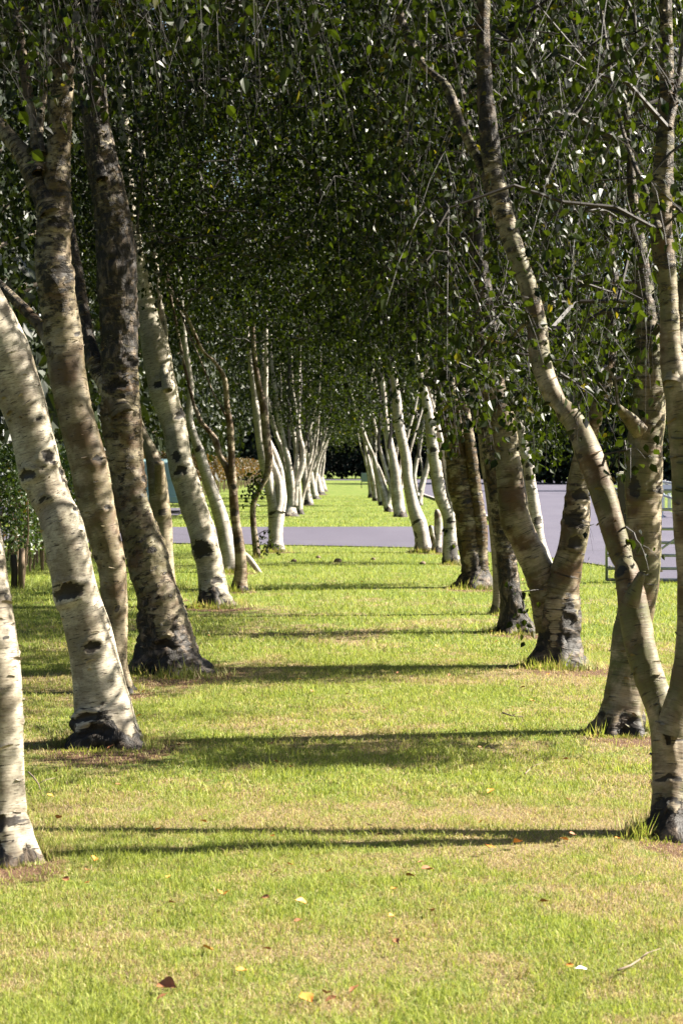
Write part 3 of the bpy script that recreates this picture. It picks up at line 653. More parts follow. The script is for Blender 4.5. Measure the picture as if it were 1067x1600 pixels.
B('heavy birch dividing at knee height into two massive stems, third of the right row', 'R',
  [([(872, 1045, 43), (874, 1012, 36), (874, 985, 34), (873, 950, 34), (877, 915, 29), (890, 866, 22), (901, 805, 21), (904, 760, 18), (912, 712, 15), (926, 665, 14), (940, 620, 13), (950, 560, 12), (955, 500, 10), (958, 430, 8), (950, 360, 7)], 'o', 0.1),
   ([(866, 985, 30), (858, 945, 29), (846, 905, 27), (828, 862, 26), (808, 820, 25), (799, 774, 24), (792, 713, 21), (783, 652, 20), (771, 606, 19), (768, 560, 18), (762, 500, 16), (755, 450, 14), (748, 400, 12), (742, 330, 10), (735, 250, 8)], 'o', 0.25, 0.06)],
  dict(R=2.2, zb=2.35, zt=9, ncl=270, nl=44, lsize=0.050, flt=right_low(590, 600), dx=-0.2), brown=1.2, moss=0.5, dark=0.36,
  scars=[(895, 810, 20, 18), (905, 775, 16, 9), (820, 800, 12, 8), (783, 785, 9, 8), (905, 960, 8, 16), (898, 845, 14, 10)], base_h=0.36,
  extra=[(x, y, 14.6, n, 0.10) for x, y, n in ((812, 925, 6), (818, 950, 6), (828, 970, 5), (822, 940, 5), (925, 690, 8), (918, 820, 4))] + BOUGH(14.7, 44) + [(rng.uniform(640, 900), rng.uniform(430, 625), rng.uniform(13.0, 16.0), 34, 0.28) for _ in range(20)])
B('dark ivy-brown birch trunk close behind the left stem of the heavy two-stemmed birch', 'R',
  [([(806, 990, 31), (803, 960, 22), (798, 930, 18), (793, 890, 17), (788, 840, 17), (783, 790, 17), (775, 740, 16), (768, 690, 16), (762, 640, 16), (750, 580, 16), (742, 500, 14), (738, 430, 13), (735, 360, 12), (728, 280, 10)], 'o', 0.2)],
  dict(R=2.2, zb=2.6, zt=9.5, ncl=260, nl=44, lsize=0.052, flt=right_low(520, 620)), brown=1.4, moss=0.2, dark=0.5, base_h=0.45, nscar=1.6, extra=BOUGH(18.0, 26))
B('crooked sunlit white birch seen to the right of the heavy two-stemmed birch, bumpy with burrs', 'R',
  [([(866, 960, 15), (862, 920, 12), (855, 884, 11), (843, 845, 11), (835, 800, 11), (829, 760, 9), (823, 720, 9), (815, 690, 9), (806, 650, 8), (797, 620, 8), (789, 600, 7), (784, 560, 6)], 'o', 0.2)],
  dict(R=2.1, zb=3.0, zt=9.5, ncl=220, nl=44, lsize=0.055, dx=0.2), brown=0.35, moss=0.25, white=True, dark=0.1, scars=[(828, 728, 9, 6), (842, 815, 10, 9), (830, 700, 8, 9), (825, 745, 7, 5), (848, 860, 8, 8)], nscar=2.2,
  extra=[(x, y, 20.2, n, 0.12) for x, y, n in ((826, 675, 6), (838, 690, 5), (822, 695, 5), (843, 735, 4), (838, 640, 8))])
B('thin straight cream birch with dark rings, between the dark trunk and the thick brown-and-white pair', 'R',
  [([(779, 961, 11), (778, 935, 8.5), (777, 900, 8), (774, 860, 7.8), (768, 800, 7.4), (762, 755, 7.4), (757, 725, 7), (753, 680, 7), (746, 650, 7), (740, 600, 6), (735, 550, 5)], 'o', 0.2)],
  dict(R=1.9, zb=3.0, zt=9, ncl=200, nl=44, lsize=0.055), brown=0.45, moss=0.1, scars=[(763, 752, 8, 5), (770, 803, 8, 4), (777, 885, 7, 3), (759, 715, 8, 5)], base_h=0.14)
B('thick brown birch with bright white stem joined at its right side, flared dark foot', 'R',
  [([(741, 920, 30), (740, 890, 22), (733, 850, 21), (727, 800, 20), (721, 750, 20), (714, 700, 20), (707, 650, 19), (698, 600, 20), (690, 557, 19), (680, 500, 17), (672, 440, 13), (660, 380, 10)], 'o', 0.3),
   ([(752, 890, 12), (750, 830, 11.5), (745, 770, 10.5), (738, 720, 10), (731, 670, 9), (722, 620, 8), (712, 560, 6)], 'o', -0.1)],
  dict(R=2.3, zb=3.2, zt=9.5, ncl=260, nl=44, lsize=0.055), brown=1.4, moss=0.2, dark=0.44, scars=[(745, 708, 7, 6), (730, 780, 10, 6)], base_h=0.3, nscar=1.5,
  extra=[(x, y, 24.6, 12, 0.10) for x, y in ((758, 900), (763, 885), (752, 908))] + BOUGH(25.2, 26))
B('double-stemmed white birch with a dark knot, left of the thick brown-and-white pair', 'R',
  [([(704, 882, 14), (703, 850, 11), (701, 810, 10), (690, 780, 10), (683, 750, 10), (678, 720, 10), (674, 690, 9), (671, 660, 8.5), (667, 635, 8), (662, 610, 6), (655, 580, 5)], 'o', 0.2),
   ([(706, 815, 6), (704, 790, 6), (700, 755, 5.5), (694, 715, 5), (687, 680, 4.5), (680, 650, 4)], 'o', 0.3)],
  dict(R=2.3, zb=3.6, zt=10, ncl=250, nl=44, lsize=0.06), brown=0.35, moss=0.1, white=True, scars=[(677, 702, 8, 6), (704, 812, 10, 5), (710, 860, 10, 20)], base_h=0.2,
  extra=[(x, y, 30.4, 10, 0.10) for x, y in ((704, 828), (707, 838), (702, 845))] + BOUGH(31.0, 26))
B('clean white birch leaning left at the near road edge, right row', 'R',
  [([(661, 864, 15), (659, 840, 12), (653, 814, 12.5), (645, 785, 10), (638, 750, 8.5), (634, 720, 8), (628, 690, 8), (623, 660, 8), (620, 630, 7), (617, 600, 6), (612, 570, 4)], 'o', 0.2)],
  dict(R=2.3, zb=3.8, zt=10, ncl=250, nl=44, lsize=0.06), brown=0.2, moss=0.05, white=True, scars=[(648, 835, 6, 8), (652, 815, 12, 3)], base_h=0.14)
B('short broken birch stump with a pinkish top, right beside the clean leaning birch', 'R',
  [([(683, 865, 10), (684, 845, 7.5), (685, 820, 7), (683, 803, 6), (682, 796, 3)], 'c', 0.0), ([(680, 850, 6), (675, 835, 5), (673, 822, 4)], 'c', -0.1)], None, brown=0.9, moss=0.0, white=True, dark=0.15, base_h=0.18)
far('sturdy white birch with a black foot, first of the right row beyond the crossing road', 'R',
  [([(626, 808, 12), (622, 785, 9.5), (619, 755, 9), (614, 720, 7), (608, 690, 6.5), (603, 660, 5), (600, 620, 4)], 'o', 0.3)], 1, dx=-0.3)
far('birch beyond the road whose two thin bright stems sweep out to the left', 'R',
  [([(608, 800, 7), (603, 782, 6.5), (598, 765, 5), (591, 742, 4), (583, 712, 3.4), (574, 692, 3), (563, 663, 2.4), (556, 645, 2)], 'o', 0.3),
   ([(606, 788, 5), (611, 765, 4), (604, 740, 3.4), (597, 712, 3), (590, 685, 2.4)], 'o', 0.3),
   ([(610, 765, 3), (612, 740, 2.6), (606, 715, 2.4), (603, 690, 2)], 'o', 0.3)], 2, dx=-0.3, rz=1, dark=0.05)
far('third birch of the right row beyond the road, tilting left behind sweeping stems', 'R',
  [([(597, 790, 6.5), (594, 772, 6), (590, 748, 5), (585, 720, 4), (580, 690, 3.5), (577, 670, 3)], 'o', 0.3)], 0, dx=-0.3, rz=2, dark=0.1)
far('fourth birch of the right row beyond the road, dark at the foot', 'R',
  [([(588, 783, 6), (585, 762, 5.5), (580, 738, 4), (575, 715, 3), (571, 697, 2.5)], 'o', 0.3)], 1, dx=-0.3, rz=4, dark=0.15)
far('farthest birch of the right row, curved upright trunk beside the small grey board', 'R',
  [([(580, 778, 5.5), (579, 758, 4.5), (576, 737, 3.5), (571, 718, 3), (570, 700, 2.5)], 'o', 0.3)], 2, dx=-0.3, rz=3, dark=0.2)
far('crooked low-forked birch by the far tarmac, right of the clean leaning birch', 'R',
  [([(654, 790, 6), (657, 770, 5.5), (662, 750, 5), (667, 732, 4), (670, 712, 3)], 'o', 0.3),
   ([(652, 775, 5), (647, 748, 4), (651, 722, 3.5), (656, 700, 3)], 'o', 0.3)], 0, dx=0, rz=5, s=0.9)
for a, k in trees: birch(*a, **k)
# unseen rows added behind the viewpoint, dimming skylight; plain copies of a generic birch
C_ = [np.array([[sx, 0, -0.1], [sx, 0, 0.4], [sx * 1.1 + 0.05, 0.1, 1.5], [sx * 0.9, 0, 3.0], [sx * 0.9, 0.1, 6.5]]) for sx in (0.0,)][0]
V, q4, q3, at, uv, C, r = stem_mesh(C_, np.array([0.2, 0.17, 0.15, 0.12, 0.03]), 20.0, True, 0.6, 0.2, 0.1, 5, ())
tmesh = mesh('trunk', V, [q4, q3], M_bark, at, uv=uv)
for i_, y_ in enumerate((1.4, -1.6, -4.7, -8.0)):
    for row, x_ in (('left', -1.5), ('right', 1.7)):
        root = empty('birch_tree', (x_, y_, 0), 'unseen birch added behind the viewpoint in line with the %s row' % row, 'tree', 'birches added behind the viewpoint, %s row' % row)
        link('trunk', tmesh, root); link('crown', PROTO[i_ % 3], root)

# ---------------------------------------------------------------- ground sheet, road, grass
def axis(a, b, fine0, fine1, step, big):
    v = list(np.arange(a, fine0, big)) + list(np.arange(fine0, fine1, step)) + list(np.arange(fine1, b + big, big)); return np.array(v)
gx = axis(-240, 240, -6, 6, 0.12, 6); gy = axis(-60, 600, 3, 40, 0.12, 4)
X, Y = np.meshgrid(gx, gy); x, y = X.ravel(), Y.ravel()
dry = dryness(x, y); so = soilness(x, y)
und = 0.012 * fbm(np.column_stack([x, y, x * 0]), 1.5, 3, 2) * (np.abs(x) < 6) * (y < 35)
nx, ny = len(gx), len(gy); i = np.arange(ny - 1)[:, None] * nx; j = np.arange(nx - 1)[None]
gf = np.stack([i + j, i + j + 1, i + nx + j + 1, i + nx + j], -1).reshape(-1, 4)
g = link('ground', mesh('ground', np.column_stack([x, y, und]), gf, M_ground, {'dry': dry, 'soil': so})); tag(g, kind='structure')
from mathutils.geometry import tessellate_polygon
tri = tessellate_polygon([[Vector((p[0], p[1], 0)) for p in ROAD]])
me = mesh('road', [(p[0], p[1], 0.02) for p in ROAD], np.array(tri), M_road, smooth=False)
if me.polygons[0].normal.z < 0: me.flip_normals()
r_ = link('road', me); tag(r_, kind='structure')
mb = MB()
for k in range(50, 200, 3): mb.box((4.15, k + 1.5, 0.045), (0.12, 2.98, 0.09))
kb = mb.build('kerb', M_kerb); tag(kb, kind='structure')

def blades(n, y0, y1, xw, hgt, wid, xmin=-4.6, xmax=4.3, seg=True, pw=1.0):
    yy = y0 + (y1 - y0) * rng.uniform(0, 1, n) ** pw; xm = np.minimum(xw * yy * 0.1715 + 0.3, 9)
    xx = rng.uniform(-1, 1, n) * xm
    ok = (xx > xmin) & (xx < xmax) & ~in_poly(xx, yy, ROAD); xx, yy = xx[ok], yy[ok]
    s = soilness(xx, yy); ok = rng.uniform(0, 1, len(xx)) > s * 0.8; xx, yy, s = xx[ok], yy[ok], s[ok]; n = len(xx)
    P3 = np.column_stack([xx, yy, xx * 0]); den = fbm(P3, 4.0, 3, 31)
    dr = np.clip(dryness(xx, yy) + s * 0.6 + rng.normal(size=n) * 0.30, 0, 1)
    h = hgt * rng.lognormal(0, 0.38, n) * (1 + 0.55 * den) * (1.15 - 0.55 * dr); a = rng.uniform(0, 6.283, n); w = wid * rng.uniform(0.6, 1.3, n)
    dx, dy = np.cos(a) * w / 2, np.sin(a) * w / 2; la = rng.uniform(0, 6.283, n); ll = h * rng.uniform(0.1, 0.9, n) * (1 + dr * 1.1)
    z0 = np.interp(0, [0], [0]) + 0.012 * fbm(P3, 1.5, 3, 2) * (yy < 35) - 0.004
    b = np.column_stack([xx, yy, z0]); q = np.column_stack([dx, dy, dx * 0])
    mid = b + np.column_stack([np.cos(la) * ll * 0.3, np.sin(la) * ll * 0.3, h * 0.6]); tip = b + np.column_stack([np.cos(la) * ll, np.sin(la) * ll, h * (1 - 0.35 * dr)])
    r = rng.uniform(0, 1, n)
    if seg:
        V = np.stack([b - q, b + q, mid + q * 0.8, mid - q * 0.8, tip], 1).reshape(-1, 3); k = np.arange(n)[:, None] * 5
        return V, k + np.array([[0, 1, 2, 3]]), k + np.array([[3, 2, 4]]), np.repeat(dr, 5), np.repeat(r, 5)
    V = np.stack([b - q, b + q, tip], 1).reshape(-1, 3); k = np.arange(n)[:, None] * 3
    return V, np.zeros((0, 4), int), k + np.array([[0, 1, 2]]), np.repeat(dr, 3), np.repeat(r, 3)
parts = [blades(400000, 4.5, 9.0, 1.25, 0.019, 0.0026), blades(290000, 9.0, 16, 1.0, 0.022, 0.0040), blades(190000, 16, 38, 1.0, 0.034, 0.009, seg=False, pw=1.2),
         blades(60000, 48, 100, 1.0, 0.035, 0.022, seg=False, xmin=-9, pw=1.5)]
# longer untrimmed grass round the trunk feet
for (bx, by, br) in BASES:
    if by > 36: continue
    nb = int(2600 * br / 0.2 * min(1.0, 16 / by)); a = rng.uniform(0, 6.283, nb); q = br * (0.95 + np.abs(rng.normal(size=nb)) * 0.45)
    xx, yy = bx + np.cos(a) * q, by + np.sin(a) * q; ht = 0.036 * rng.lognormal(0, 0.45, nb) * (0.4 + 0.9 * (fbm(np.column_stack([xx, yy, xx * 0]), 6.0, 2, 9) > -0.05)); w = 0.0018 + 0.00022 * by
    la = rng.uniform(0, 6.283, nb); ll = ht * rng.uniform(0.1, 0.7, nb); b_ = np.column_stack([xx, yy, xx * 0 - 0.005]); qq = np.column_stack([np.cos(a + 1.5) * w, np.sin(a + 1.5) * w, a * 0])
    V = np.stack([b_ - qq, b_ + qq, b_ + np.column_stack([np.cos(la) * ll, np.sin(la) * ll, ht])], 1).reshape(-1, 3)
    parts.append((V, np.zeros((0, 4), int), np.arange(nb)[:, None] * 3 + np.array([[0, 1, 2]]), np.repeat(np.clip(0.35 + rng.normal(size=nb) * 0.35, 0, 1), 3), np.repeat(rng.uniform(0, 1, nb), 3)))
n = 0; VV = []; F4 = []; F3 = []; D_ = []; R_ = []
for V, a4, a3, dr, r in parts:
    VV.append(V); F4.append(a4 + n); F3.append(a3 + n); D_.append(dr); R_.append(r); n += len(V)
go = link('grass', mesh('grass', np.vstack(VV), [np.vstack(F4), np.vstack(F3)], M_grass, {'dry': np.concatenate(D_), 'rnd': np.concatenate(R_)}, smooth=False))
tag(go, 'short mown grass, green mixed with dry straw, covering the lawn between the two rows', 'grass', kind='stuff')

# ---------------------------------------------------------------- hedges
def hedge(label, x0, x1, y0, y1, h, nleaf, ls, mat, nstem, zlow, red=0.0):
    root = empty('hedge', ((x0 + x1) / 2, y0, 0), label, 'hedge'); o0 = np.array([(x0 + x1) / 2, y0, 0])
    n = nleaf; P = np.column_stack([rng.uniform(x0, x1, n), rng.uniform(y0, y1, n), zlow + (h - zlow) * rng.uniform(0, 1, n) ** 0.8])
    face = rng.uniform(0, 1, n); P[:, 0] = np.where(face < 0.35, x1 - rng.exponential(0.06, n), P[:, 0]); P[:, 2] = np.where((face > 0.35) & (face < 0.6), h - rng.exponential(0.05, n), P[:, 2])
    P[:, 1] = np.where((face > 0.6) & (face < 0.75), y0 + rng.exponential(0.08, n), P[:, 1])
    P += rng.normal(size=(n, 3)) * 0.05; keep = (fbm(P, 2.2, 2, 5) > -0.35) | (P[:, 2] > h - 0.25); P = P[keep & (P[:, 2] > 0.05)]
    V, Fq, r = leaves_at(P - o0, ls, 0.2)
    mb = MB()
    for _ in range(nstem):
        xx, yy = rng.uniform(x0 + 0.1, x1), rng.uniform(y0, y1); l = rng.uniform(0.7, 1.0) * h * 0.8
        mb.tube(np.array([[xx, yy, -0.03], [xx + rng.normal() * 0.03, yy + rng.normal() * 0.05, l * 0.5], [xx + rng.normal() * 0.08, yy, l]]) - o0, [0.018, 0.012, 0.006], 5)
    me = crown_mesh(V, Fq, r, mb, mat); me.materials[1] = M_stem; link('foliage', me, root); return root
hedge('green garden hedge with bare lower stems at the far left, flat sunlit top', -6.2, -4.0, 24.5, 36.5, 1.68, 26000, 0.05, M_hedge, 160, 0.38)
hedge('coppery red and green hedge with bare stems seen beyond the road on the left', -8.2, -6.6, 66, 190, 1.9, 36000, 0.13, M_hedge_r, 420, 0.75)
for k, (px, hh) in enumerate(((22, 0.42), (33, 0.5))):
    p = W(px, 918, 24.2); mb = MB(); mb.tube([(0, 0, -0.05), (0.005, 0, hh * 0.6), (-0.01 + 0.02 * k, 0, hh)], [0.042, 0.04, 0.036], 10)
    o = mb.build('hedge_stake', M_post if k == 0 else M_stem, None, True); o.location = (p[0], p[1], 0)
    tag(o, ['dark rotten stake at the foot of the left hedge', 'grey weathered stake just right of the dark rotten one by the hedge'][k], 'stake')

# ---------------------------------------------------------------- woodland behind
def bg_proto(seed, R, zb, zt, ncl, nl, ls):
    T = []
    while len(T) < ncl:
        z = rng.uniform(zb, zt); h = (z - zb) / (zt - zb); pr = math.sqrt(max(0.02, 1 - ((h - 0.36) / 0.68) ** 2)); a = rng.uniform(0, 6.283)
        q = math.sqrt(rng.uniform(0.25, 1)) * R * pr * (1 + 0.25 * math.sin(3 * a + seed) + 0.2 * math.sin(z * 1.7 + a * 2))
        T.append((q * math.cos(a), q * math.sin(a), z))
    T = np.array(T)
    P = np.concatenate([t + rng.normal(size=(nl, 3)) * np.array([0.55, 0.55, 0.38]) for t in T])
    V, Fq, r = leaves_at(P, ls, 0.3)
    mb = MB(); mb.tube([(0, 0, -0.1), (0.1, 0, zt * 0.3), (0, 0.15, zt * 0.6), (0.1, 0, zt * 0.9)], [0.28, 0.2, 0.12, 0.03], 8)
    for t in T[:40]: mb.tube([(0.05, 0.05, t[2] * 0.6), (t[0] * 0.5, t[1] * 0.5, t[2] * 0.85), tuple(t)], [0.07, 0.04, 0.015], 4)
    tm = mesh('trunk', np.concatenate(mb.V), [np.concatenate(mb.F4), np.concatenate(mb.F3)], M_bgtrunk)
    return tm, V, Fq, r
BG = []
for k in range(3):
    tm, V, Fq, r = bg_proto(k, 4.2, 0.9, 13, 200, 52, 0.24)
    BG.append((tm, mesh('leaves', V, Fq, M_leaf_bg, fattrs={'rnd': r}, smooth=False), mesh('leaves', V, Fq, M_leaf_dk, fattrs={'rnd': r}, smooth=False)))
def bg_tree(x, y, s, k, dark, label, group, sz=1.0):
    root = empty('woodland_tree', (x, y, 0), label, 'tree', group); root.rotation_euler = (0, 0, rng.uniform(0, 6.28)); root.scale = (s, s, s * sz)
    link('trunk', BG[k % 3][0], root); link('crown', BG[k % 3][2 if dark else 1], root)
k = 0
for x in np.arange(-20, 22, 5.0):  # unseen trees added at the back to block sky light on trunk fronts
    for q in range(2):
        k += 1; bg_tree(x + rng.uniform(-1, 1) + 2.5 * q, -13 - q * 6 + rng.uniform(-1, 1), rng.uniform(0.9, 1.1), k, False, 'unseen dark leafy tree added behind the viewpoint', 'unseen trees added behind the viewpoint')
for y in np.arange(19, 200, 6.5):
    for q in range(3):
        k += 1; bg_tree(-9.8 - q * 4.5 - y * 0.03 + rng.uniform(-1, 1), y + rng.uniform(-2, 2), rng.uniform(0.85, 1.15) * (1 + y / 500), k, q == 1 or k % 3 == 0,
                'dark leafy tree in the wood left of the avenue behind the hedge', 'woodland trees left of the avenue', 1.4)
for x in np.arange(-48, 52, 6.2):
    for q in range(2):
        k += 1; bg_tree(x + rng.uniform(-1.5, 1.5) + 3 * q, 228 + q * 9 + rng.uniform(-1, 1), rng.uniform(1.15, 1.45), k, True,
                'dark evergreen tree in the wood closing the far end of the avenue', 'woodland trees closing the view', 1.1)
for x in np.arange(17, 62, 5.5):
    for q in range(2):
        k += 1; bg_tree(x + rng.uniform(-1, 1) + 2 * q, 165 + q * 8 + rng.uniform(-1, 1), rng.uniform(1.0, 1.15), k, q == 0 and x < 40,
                'dark tree at the far side of the tarmac on the right', 'woodland trees beyond the tarmac')
for (x, y, s) in ((24, 120, 0.9), (27, 108, 0.8)):
    k += 1; bg_tree(x, y, s, k, False, ['pale green sunlit tree beyond the gate, behind the white railing', 'smaller sunlit tree right of the pale one behind the white railing'][s < 0.85], 'woodland trees beyond the tarmac')
# dark hedge at the foot of the closing woods
def leaf_bank(label, x0, x1, y0, y1, h, n, ls):
    root = empty('clipped_hedge', ((x0 + x1) / 2, y0, 0), label, 'hedge'); o0 = np.array([(x0 + x1) / 2, y0, 0])
    P = np.column_stack([rng.uniform(x0, x1, n), y0 + (y1 - y0) * rng.uniform(0, 1, n) ** 2, rng.uniform(0.05, 1, n)]); P[:, 2] *= h * (1 + 0.12 * noise(P * [0.4, 1, 0], 1, 4))
    V, Fq, r = leaves_at(P - o0, ls, 0.2)
    mb = MB()
    for xx in np.arange(x0 + 1, x1, 1.6): mb.tube([(xx - o0[0], 1.0, -0.05), (xx - o0[0] + 0.1, 1.0, h * 0.7)], [0.06, 0.03], 5)
    link('foliage', crown_mesh(V, Fq, r, mb, M_leaf_dk), root)
leaf_bank('dark thicket under the trees closing the far end of the avenue', -34, 34, 223.5, 227, 7.5, 34000, 0.42)
leaf_bank('dark thicket under the trees on the far side of the right-hand tarmac', 14, 46, 161.5, 165, 6.5, 24000, 0.36)

# ---------------------------------------------------------------- gate, posts, railings, pillar, lamp, sign, car
gy_ = 25.65
root = empty('field_gate', (3.42, gy_, 0), 'grey tubular steel field gate with seven bars between the two rightmost trunks', 'gate')
def wz(py, d): return HC + (HY - py) * d / F
bars = [wz(v, gy_) for v in (767, 796, 826.5, 848, 868, 888.5, 906)]
for z in bars:
    mb = MB(); mb.tube([(0, 0, z), (3.6, 0, z)], [0.02 if z < bars[0] - 0.01 else 0.026] * 2, 10); mb.build('bar', M_steel, root, True)
for xx in (0.0, 1.75, 3.6):
    mb = MB(); mb.tube([(xx, 0.03, 0.02), (xx, 0.03, bars[0] + 0.02)], [0.02, 0.02], 8); o = mb.build('upright', M_steel, root, True)
mb = MB(); mb.tube([(0.1, -0.03, bars[-1] - 0.02), (1.75, -0.03, bars[0])], [0.014, 0.014], 8); mb.build('brace', M_steel, root, True)
w = W(973, 0, gy_ - 0.15)
root = empty('gate_post', (w[0], gy_ - 0.16, 0), 'dark square timber gate post with a pale cap, left of the broad greenish trunk', 'post')
mb = MB(); mb.box((0, 0, 0.67), (0.13, 0.13, 1.42)); mb.build('post', M_post, root, bevel=0.008)
mb = MB(); mb.box((0, 0, 1.395), (0.155, 0.155, 0.03)); mb.box((0, 0, 1.42), (0.09, 0.09, 0.022)); mb.build('cap', M_cap, root, bevel=0.006)
# white railing running away to the right
A, Bp = np.array([9.9, 57.5]), np.array([20.8, 150.0]); nseg = 20
root = empty('white_railing', (A[0], A[1], 0), 'long low white railing along the far edge of the tarmac, glimpsed through the gate', 'railing')
dv = Bp - A
for h_ in (0.45, 0.93):
    mb = MB(); mb.tube([(0, 0, h_), (dv[0], dv[1], h_)], [0.05, 0.05], 6); mb.build('rail', M_white, root, True)
for q in range(nseg + 1):
    p = dv * q / nseg; mb = MB(); mb.box((p[0], p[1], 0.47), (0.1, 0.1, 1.0)); mb.build('post', M_white, root)
# second white railing, crossing, just behind the gate
w0 = 56.8
root = empty('crossing_railing', (9.1, w0, 0), 'short white panel railing standing on the grass verge behind the gate', 'railing')
mb = MB(); mb.box((1.6, 0, 0.90), (3.2, 0.06, 0.12)); mb.build('top_rail', M_white, root)
for q in range(9):
    mb = MB(); mb.box((0.05 + q * 0.39, 0, 0.42), (0.055, 0.05, 0.84)); mb.build('baluster', M_white, root)
# pillar
d = 118.0; p = W(826.5, 768, d)
root = empty('square_pillar', (p[0], d, 0), 'tall grey-blue square pillar far across the tarmac, sunlit along its right edge', 'pillar')
mb = MB(); mb.box((0, 0, 2.9), (0.58, 0.42, 5.8)); mb.build('shaft', M_pillar, root, bevel=0.03)
mb = MB(); mb.box((0, 0, 0.12), (0.8, 0.62, 0.24)); mb.build('plinth', M_kerb, root, bevel=0.02)
mb = MB(); mb.box((0, 0, 5.84), (0.66, 0.5, 0.08)); mb.build('cap', M_steel, root, bevel=0.02)
# lamp post
p = W(3.5, 700, 62)
root = empty('lamp_post', (p[0], 62, 0), 'thin pale lamp post rising above the hedge at the left edge of the photo', 'lamp post')
mb = MB(); mb.tube([(0, 0, 0), (0, 0, 1.0), (0, 0, 1.02), (0, 0, 6.0)], [0.075, 0.075, 0.05, 0.035], 12); mb.build('pole', M_white, root, True)
mb = MB(); mb.tube([(0, 0, 5.95), (0.2, 0, 6.12), (0.7, 0, 6.2)], [0.03, 0.028, 0.025], 8); mb.build('arm', M_white, root, True)
mb = MB(); mb.box((0.92, 0, 6.19), (0.55, 0.22, 0.1)); mb.build('lantern', M_steel, root, bevel=0.03)
# sign board at the far end
d = HC * F / (763 - HY); p = W(575, 0, d)
root = empty('notice_board', (p[0], d, 0), 'small dark grey notice board on two thin legs at the end of the grass', 'sign')
z0, z1 = wz(753, d), wz(739, d)
mb = MB(); mb.box((0, 0, (z0 + z1) / 2), (0.92, 0.04, z1 - z0)); mb.build('board', M_sign, root, bevel=0.01)
for s in (-1, 1):
    mb = MB(); mb.box((s * 0.44, 0.045, z1 / 2), (0.05, 0.05, z1 + 0.04)); mb.build('leg', M_post, root)
# car: rear of a pale teal people carrier
d = 62.0; p = W(247, 803, d)
root = empty('parked_car', (p[0], d, 0), 'pale teal car seen from behind through the gap left of the stout collared birch', 'car')
prof = [(0.0, 0.34), (0.0, 0.62), (0.06, 0.98), (0.24, 1.62), (0.5, 1.72), (1.9, 1.72), (2.7, 1.16), (3.7, 0.98), (3.95, 0.62), (3.95, 0.3)]
def extr(prof, w0_, w1_, zs):
    mb = MB(); V = []
    for s in (-1, 1):
        for (a, z) in prof:
            wd = w0_ + (w1_ - w0_) * np.clip((z - zs) / 0.8, 0, 1); V.append((s * wd / 2, a, z))
    n = len(prof); mb.add(V, [[i, (i + 1) % n, n + (i + 1) % n, n + i] for i in range(n)]); 
    for s in (0, 1):
        c = (0, 0, 0); V2 = [V[s * n + i] for i in range(n)] + [tuple(np.mean([V[s * n + i] for i in range(n)], 0))]
        mb.add(V2, None, [[i, (i + 1) % n, n] if s else [(i + 1) % n, i, n] for i in range(n)])
    return mb
extr(prof, 1.74, 1.36, 0.95).build('body', M_car, root, bevel=0.04)
mb = MB(); mb.add([(-0.66, 0.035, 1.06), (0.66, 0.035, 1.06), (0.58, 0.17, 1.56), (-0.58, 0.17, 1.56)], [[0, 1, 2, 3]]); mb.V[0] += [0, -0.0, 0]
o = mb.build('rear_window', M_glass, root); so_ = o.modifiers.new('Solid', 'SOLIDIFY'); so_.thickness = 0.03; so_.offset = 1
mb = MB(); mb.box((0, -0.03, 0.46), (1.66, 0.1, 0.22)); mb.build('bumper', M_car, root, bevel=0.03)
for s in (-1, 1):
    mb = MB(); mb.box((s * 0.76, 0.01, 0.88), (0.14, 0.1, 0.3)); mb.build('tail_light', M_red, root, bevel=0.02)
    for yy in (0.75, 3.1):
        mb = MB(); mb.tube([(s * 0.68, yy, 0.31), (s * 0.86, yy, 0.31)], [0.31, 0.31], 20); o = mb.build('wheel', M_tyre, root, True)
        mb = MB(); mb.tube([(s * 0.855, yy, 0.31), (s * 0.872, yy, 0.31)], [0.19, 0.19], 16); mb.build('rim', M_steel, o)
dr_ = link('driveway', mesh('driveway', [(-16, 59.5, 0.03), (-4.9, 59.5, 0.03), (-4.9, 70, 0.03), (-16, 70, 0.03)], np.array([[0, 1, 2, 3]]), M_road)); tag(dr_, kind='structure')

# ---------------------------------------------------------------- little things lying on the grass
def clod(px, py, label, sz=1.0):
    d = HC * F / (py - HY); w = W(px, py, d); u = np.linspace(0, 2 * math.pi, 14, endpoint=False); V = []
    for k, ph in enumerate(np.linspace(0.05, math.pi / 2 + 0.3, 7)):
        for a in u: V.append((math.sin(ph) * math.cos(a), math.sin(ph) * math.sin(a) * 0.8, math.cos(ph) * 0.75))
    V = np.array(V); V *= 0.045 * sz * (1 + 0.35 * fbm(V + px, 2.0, 3, 1))[:, None]
    i = np.arange(6)[:, None] * 14; j = np.arange(14)[None]; k = (j + 1) % 14
    Fq = np.stack([i + j, i + 14 + j, i + 14 + k, i + k], -1).reshape(-1, 4); o = link('soil_clod', mesh('clod', V, [Fq, np.array([[0, q, q + 1] for q in range(1, 13)])], M_stone), None, (w[0], w[1], 0.03))
    tag(o, label, 'clod', 'brown clods lying on the grass before the road')
clod(459, 880, 'small brown clod on the grass, leftmost of the line before the road', 1.0)
clod(497, 874, 'small brown clod set slightly farther back, second from the left before the road', 0.9)
clod(528, 880, 'largest brown clod of the line on the grass before the road', 1.3)
clod(583, 877, 'smallest brown clod, in the middle of the grass before the road', 0.8)
clod(660, 884, 'brown clod on the grass at the foot of the right-hand trunks, rightmost of the line', 1.1)
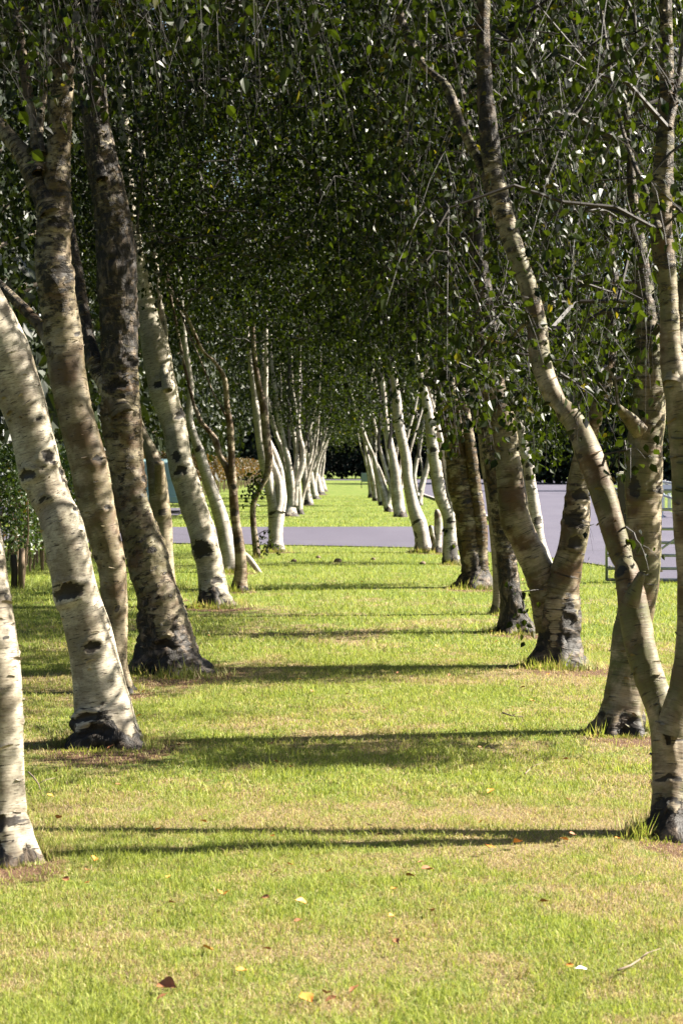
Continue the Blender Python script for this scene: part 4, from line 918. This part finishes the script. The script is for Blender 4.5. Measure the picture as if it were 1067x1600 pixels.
def fallen(px, py, sz, mat, label, curl=0.5, group='fallen leaves on the grass', name='fallen_leaf', cat='leaf'):
    d = HC * F / (py - HY); w = W(px, py, d); n = 9; P = []
    for i_ in range(n):
        t = i_ / (n - 1); wd = math.sin(math.pi * min(1, t * 1.05) ** 0.8) * 0.36 if t < 1 else 0
        for s in (-1, -0.5, 0, 0.5, 1): P.append((s * wd, t - 0.5, curl * (abs(s) * wd) ** 1.3 + 0.25 * curl * (t - 0.5) ** 2 + 0.04 * math.sin(7 * t + 3 * s)))
    V = np.array(P) * sz; i = np.arange(n - 1)[:, None] * 5; j = np.arange(4)[None]
    Fq = np.stack([i + j, i + j + 1, i + 6 + j, i + 5 + j], -1).reshape(-1, 4)
    o = link(name, mesh('leaf', V, Fq, mat), None, (w[0], w[1], rng.uniform(0.022, 0.036))); o.rotation_euler = (rng.uniform(-0.5, 0.5), rng.uniform(-0.5, 0.5), rng.uniform(0, 6.28))
    tag(o, label, cat, group if name == 'fallen_leaf' else None)
fallen(262, 1556, 0.07, M_dead, 'large curled rust-brown leaf on the grass at the bottom left', 0.9)
fallen(808, 1327, 0.05, M_oran, 'bright orange leaf lying on the shadow line of the nearest right-hand birch', 0.7)
fallen(766, 1245, 0.05, M_oran, 'yellow-orange leaf above the shadow line in the middle right of the lawn', 0.6)
fallen(480, 1573, 0.055, M_oran, 'pale orange leaf at the bottom centre of the lawn', 0.3)
fallen(470, 1420, 0.045, M_oran, 'small orange leaf in the front lawn just below the long shadow line', 0.7)
fallen(668, 1372, 0.05, M_dead, 'brown leaf standing on edge below the long shadow line', 0.9)
fallen(325, 1495, 0.045, M_oran, 'rusty orange leaf in the left half of the front lawn', 0.6)
fallen(908, 1530, 0.035, M_pale, 'small white feather on the grass at the bottom right', 0.5, name='feather', cat='feather')
for i_ in range(110):
    py = rng.uniform(900, 1585); d = HC * F / (py - HY); px = rng.uniform(60, 1000)
    if i_ % 3 == 0:
        bb = BASES[int(rng.integers(0, len(BASES)))]
        if bb[1] < 20: qx = bb[0] + rng.normal() * 0.3; qy = bb[1] - 0.25 + rng.normal() * 0.2; px = CX + qx / qy * F; py = HY + HC * F / qy
    if not (0 < px < 1067 and py < 1590): continue
    fallen(px, py, rng.uniform(0.025, 0.042), M_dead if rng.uniform() < 0.6 else M_oran, 'little dry brown or orange birch leaf scattered in the grass', 0.6)
def twig(pts, r, label):
    P = []
    for (px, py) in pts:
        d = HC * F / (py - HY); w = W(px, py, d); P.append((w[0], w[1], 0.03 + 0.01 * rng.uniform()))
    P = np.array(P); o0 = P[0].copy(); mb = MB(); mb.tube(P - o0, np.linspace(r, r * 0.4, len(P)), 6)
    mid = (P[len(P) // 2] - o0); mb.tube([mid, mid + [0.03, 0.02, 0.015], mid + [0.07, 0.05, 0.02]], [r * 0.5, r * 0.4, r * 0.2], 5)
    o = mb.build('fallen_twig', M_deadtwig, None, True); o.location = o0; tag(o, label, 'twig', 'twigs lying on the grass')
twig([(965, 1535), (985, 1527), (1000, 1516), (1012, 1509)], 0.004, 'pale bare twig on the grass at the bottom right corner')
twig([(785, 1123), (800, 1128), (818, 1129)], 0.006, 'dark twig lying left of the hollow-footed birch')
twig([(44, 1218), (52, 1226), (60, 1238), (63, 1246)], 0.005, 'dark bent twig below the thick creamy leaning birch')
twig([(820, 1222), (828, 1214)], 0.004, 'short twig on the sunny lawn in front of the hollow-footed birch')
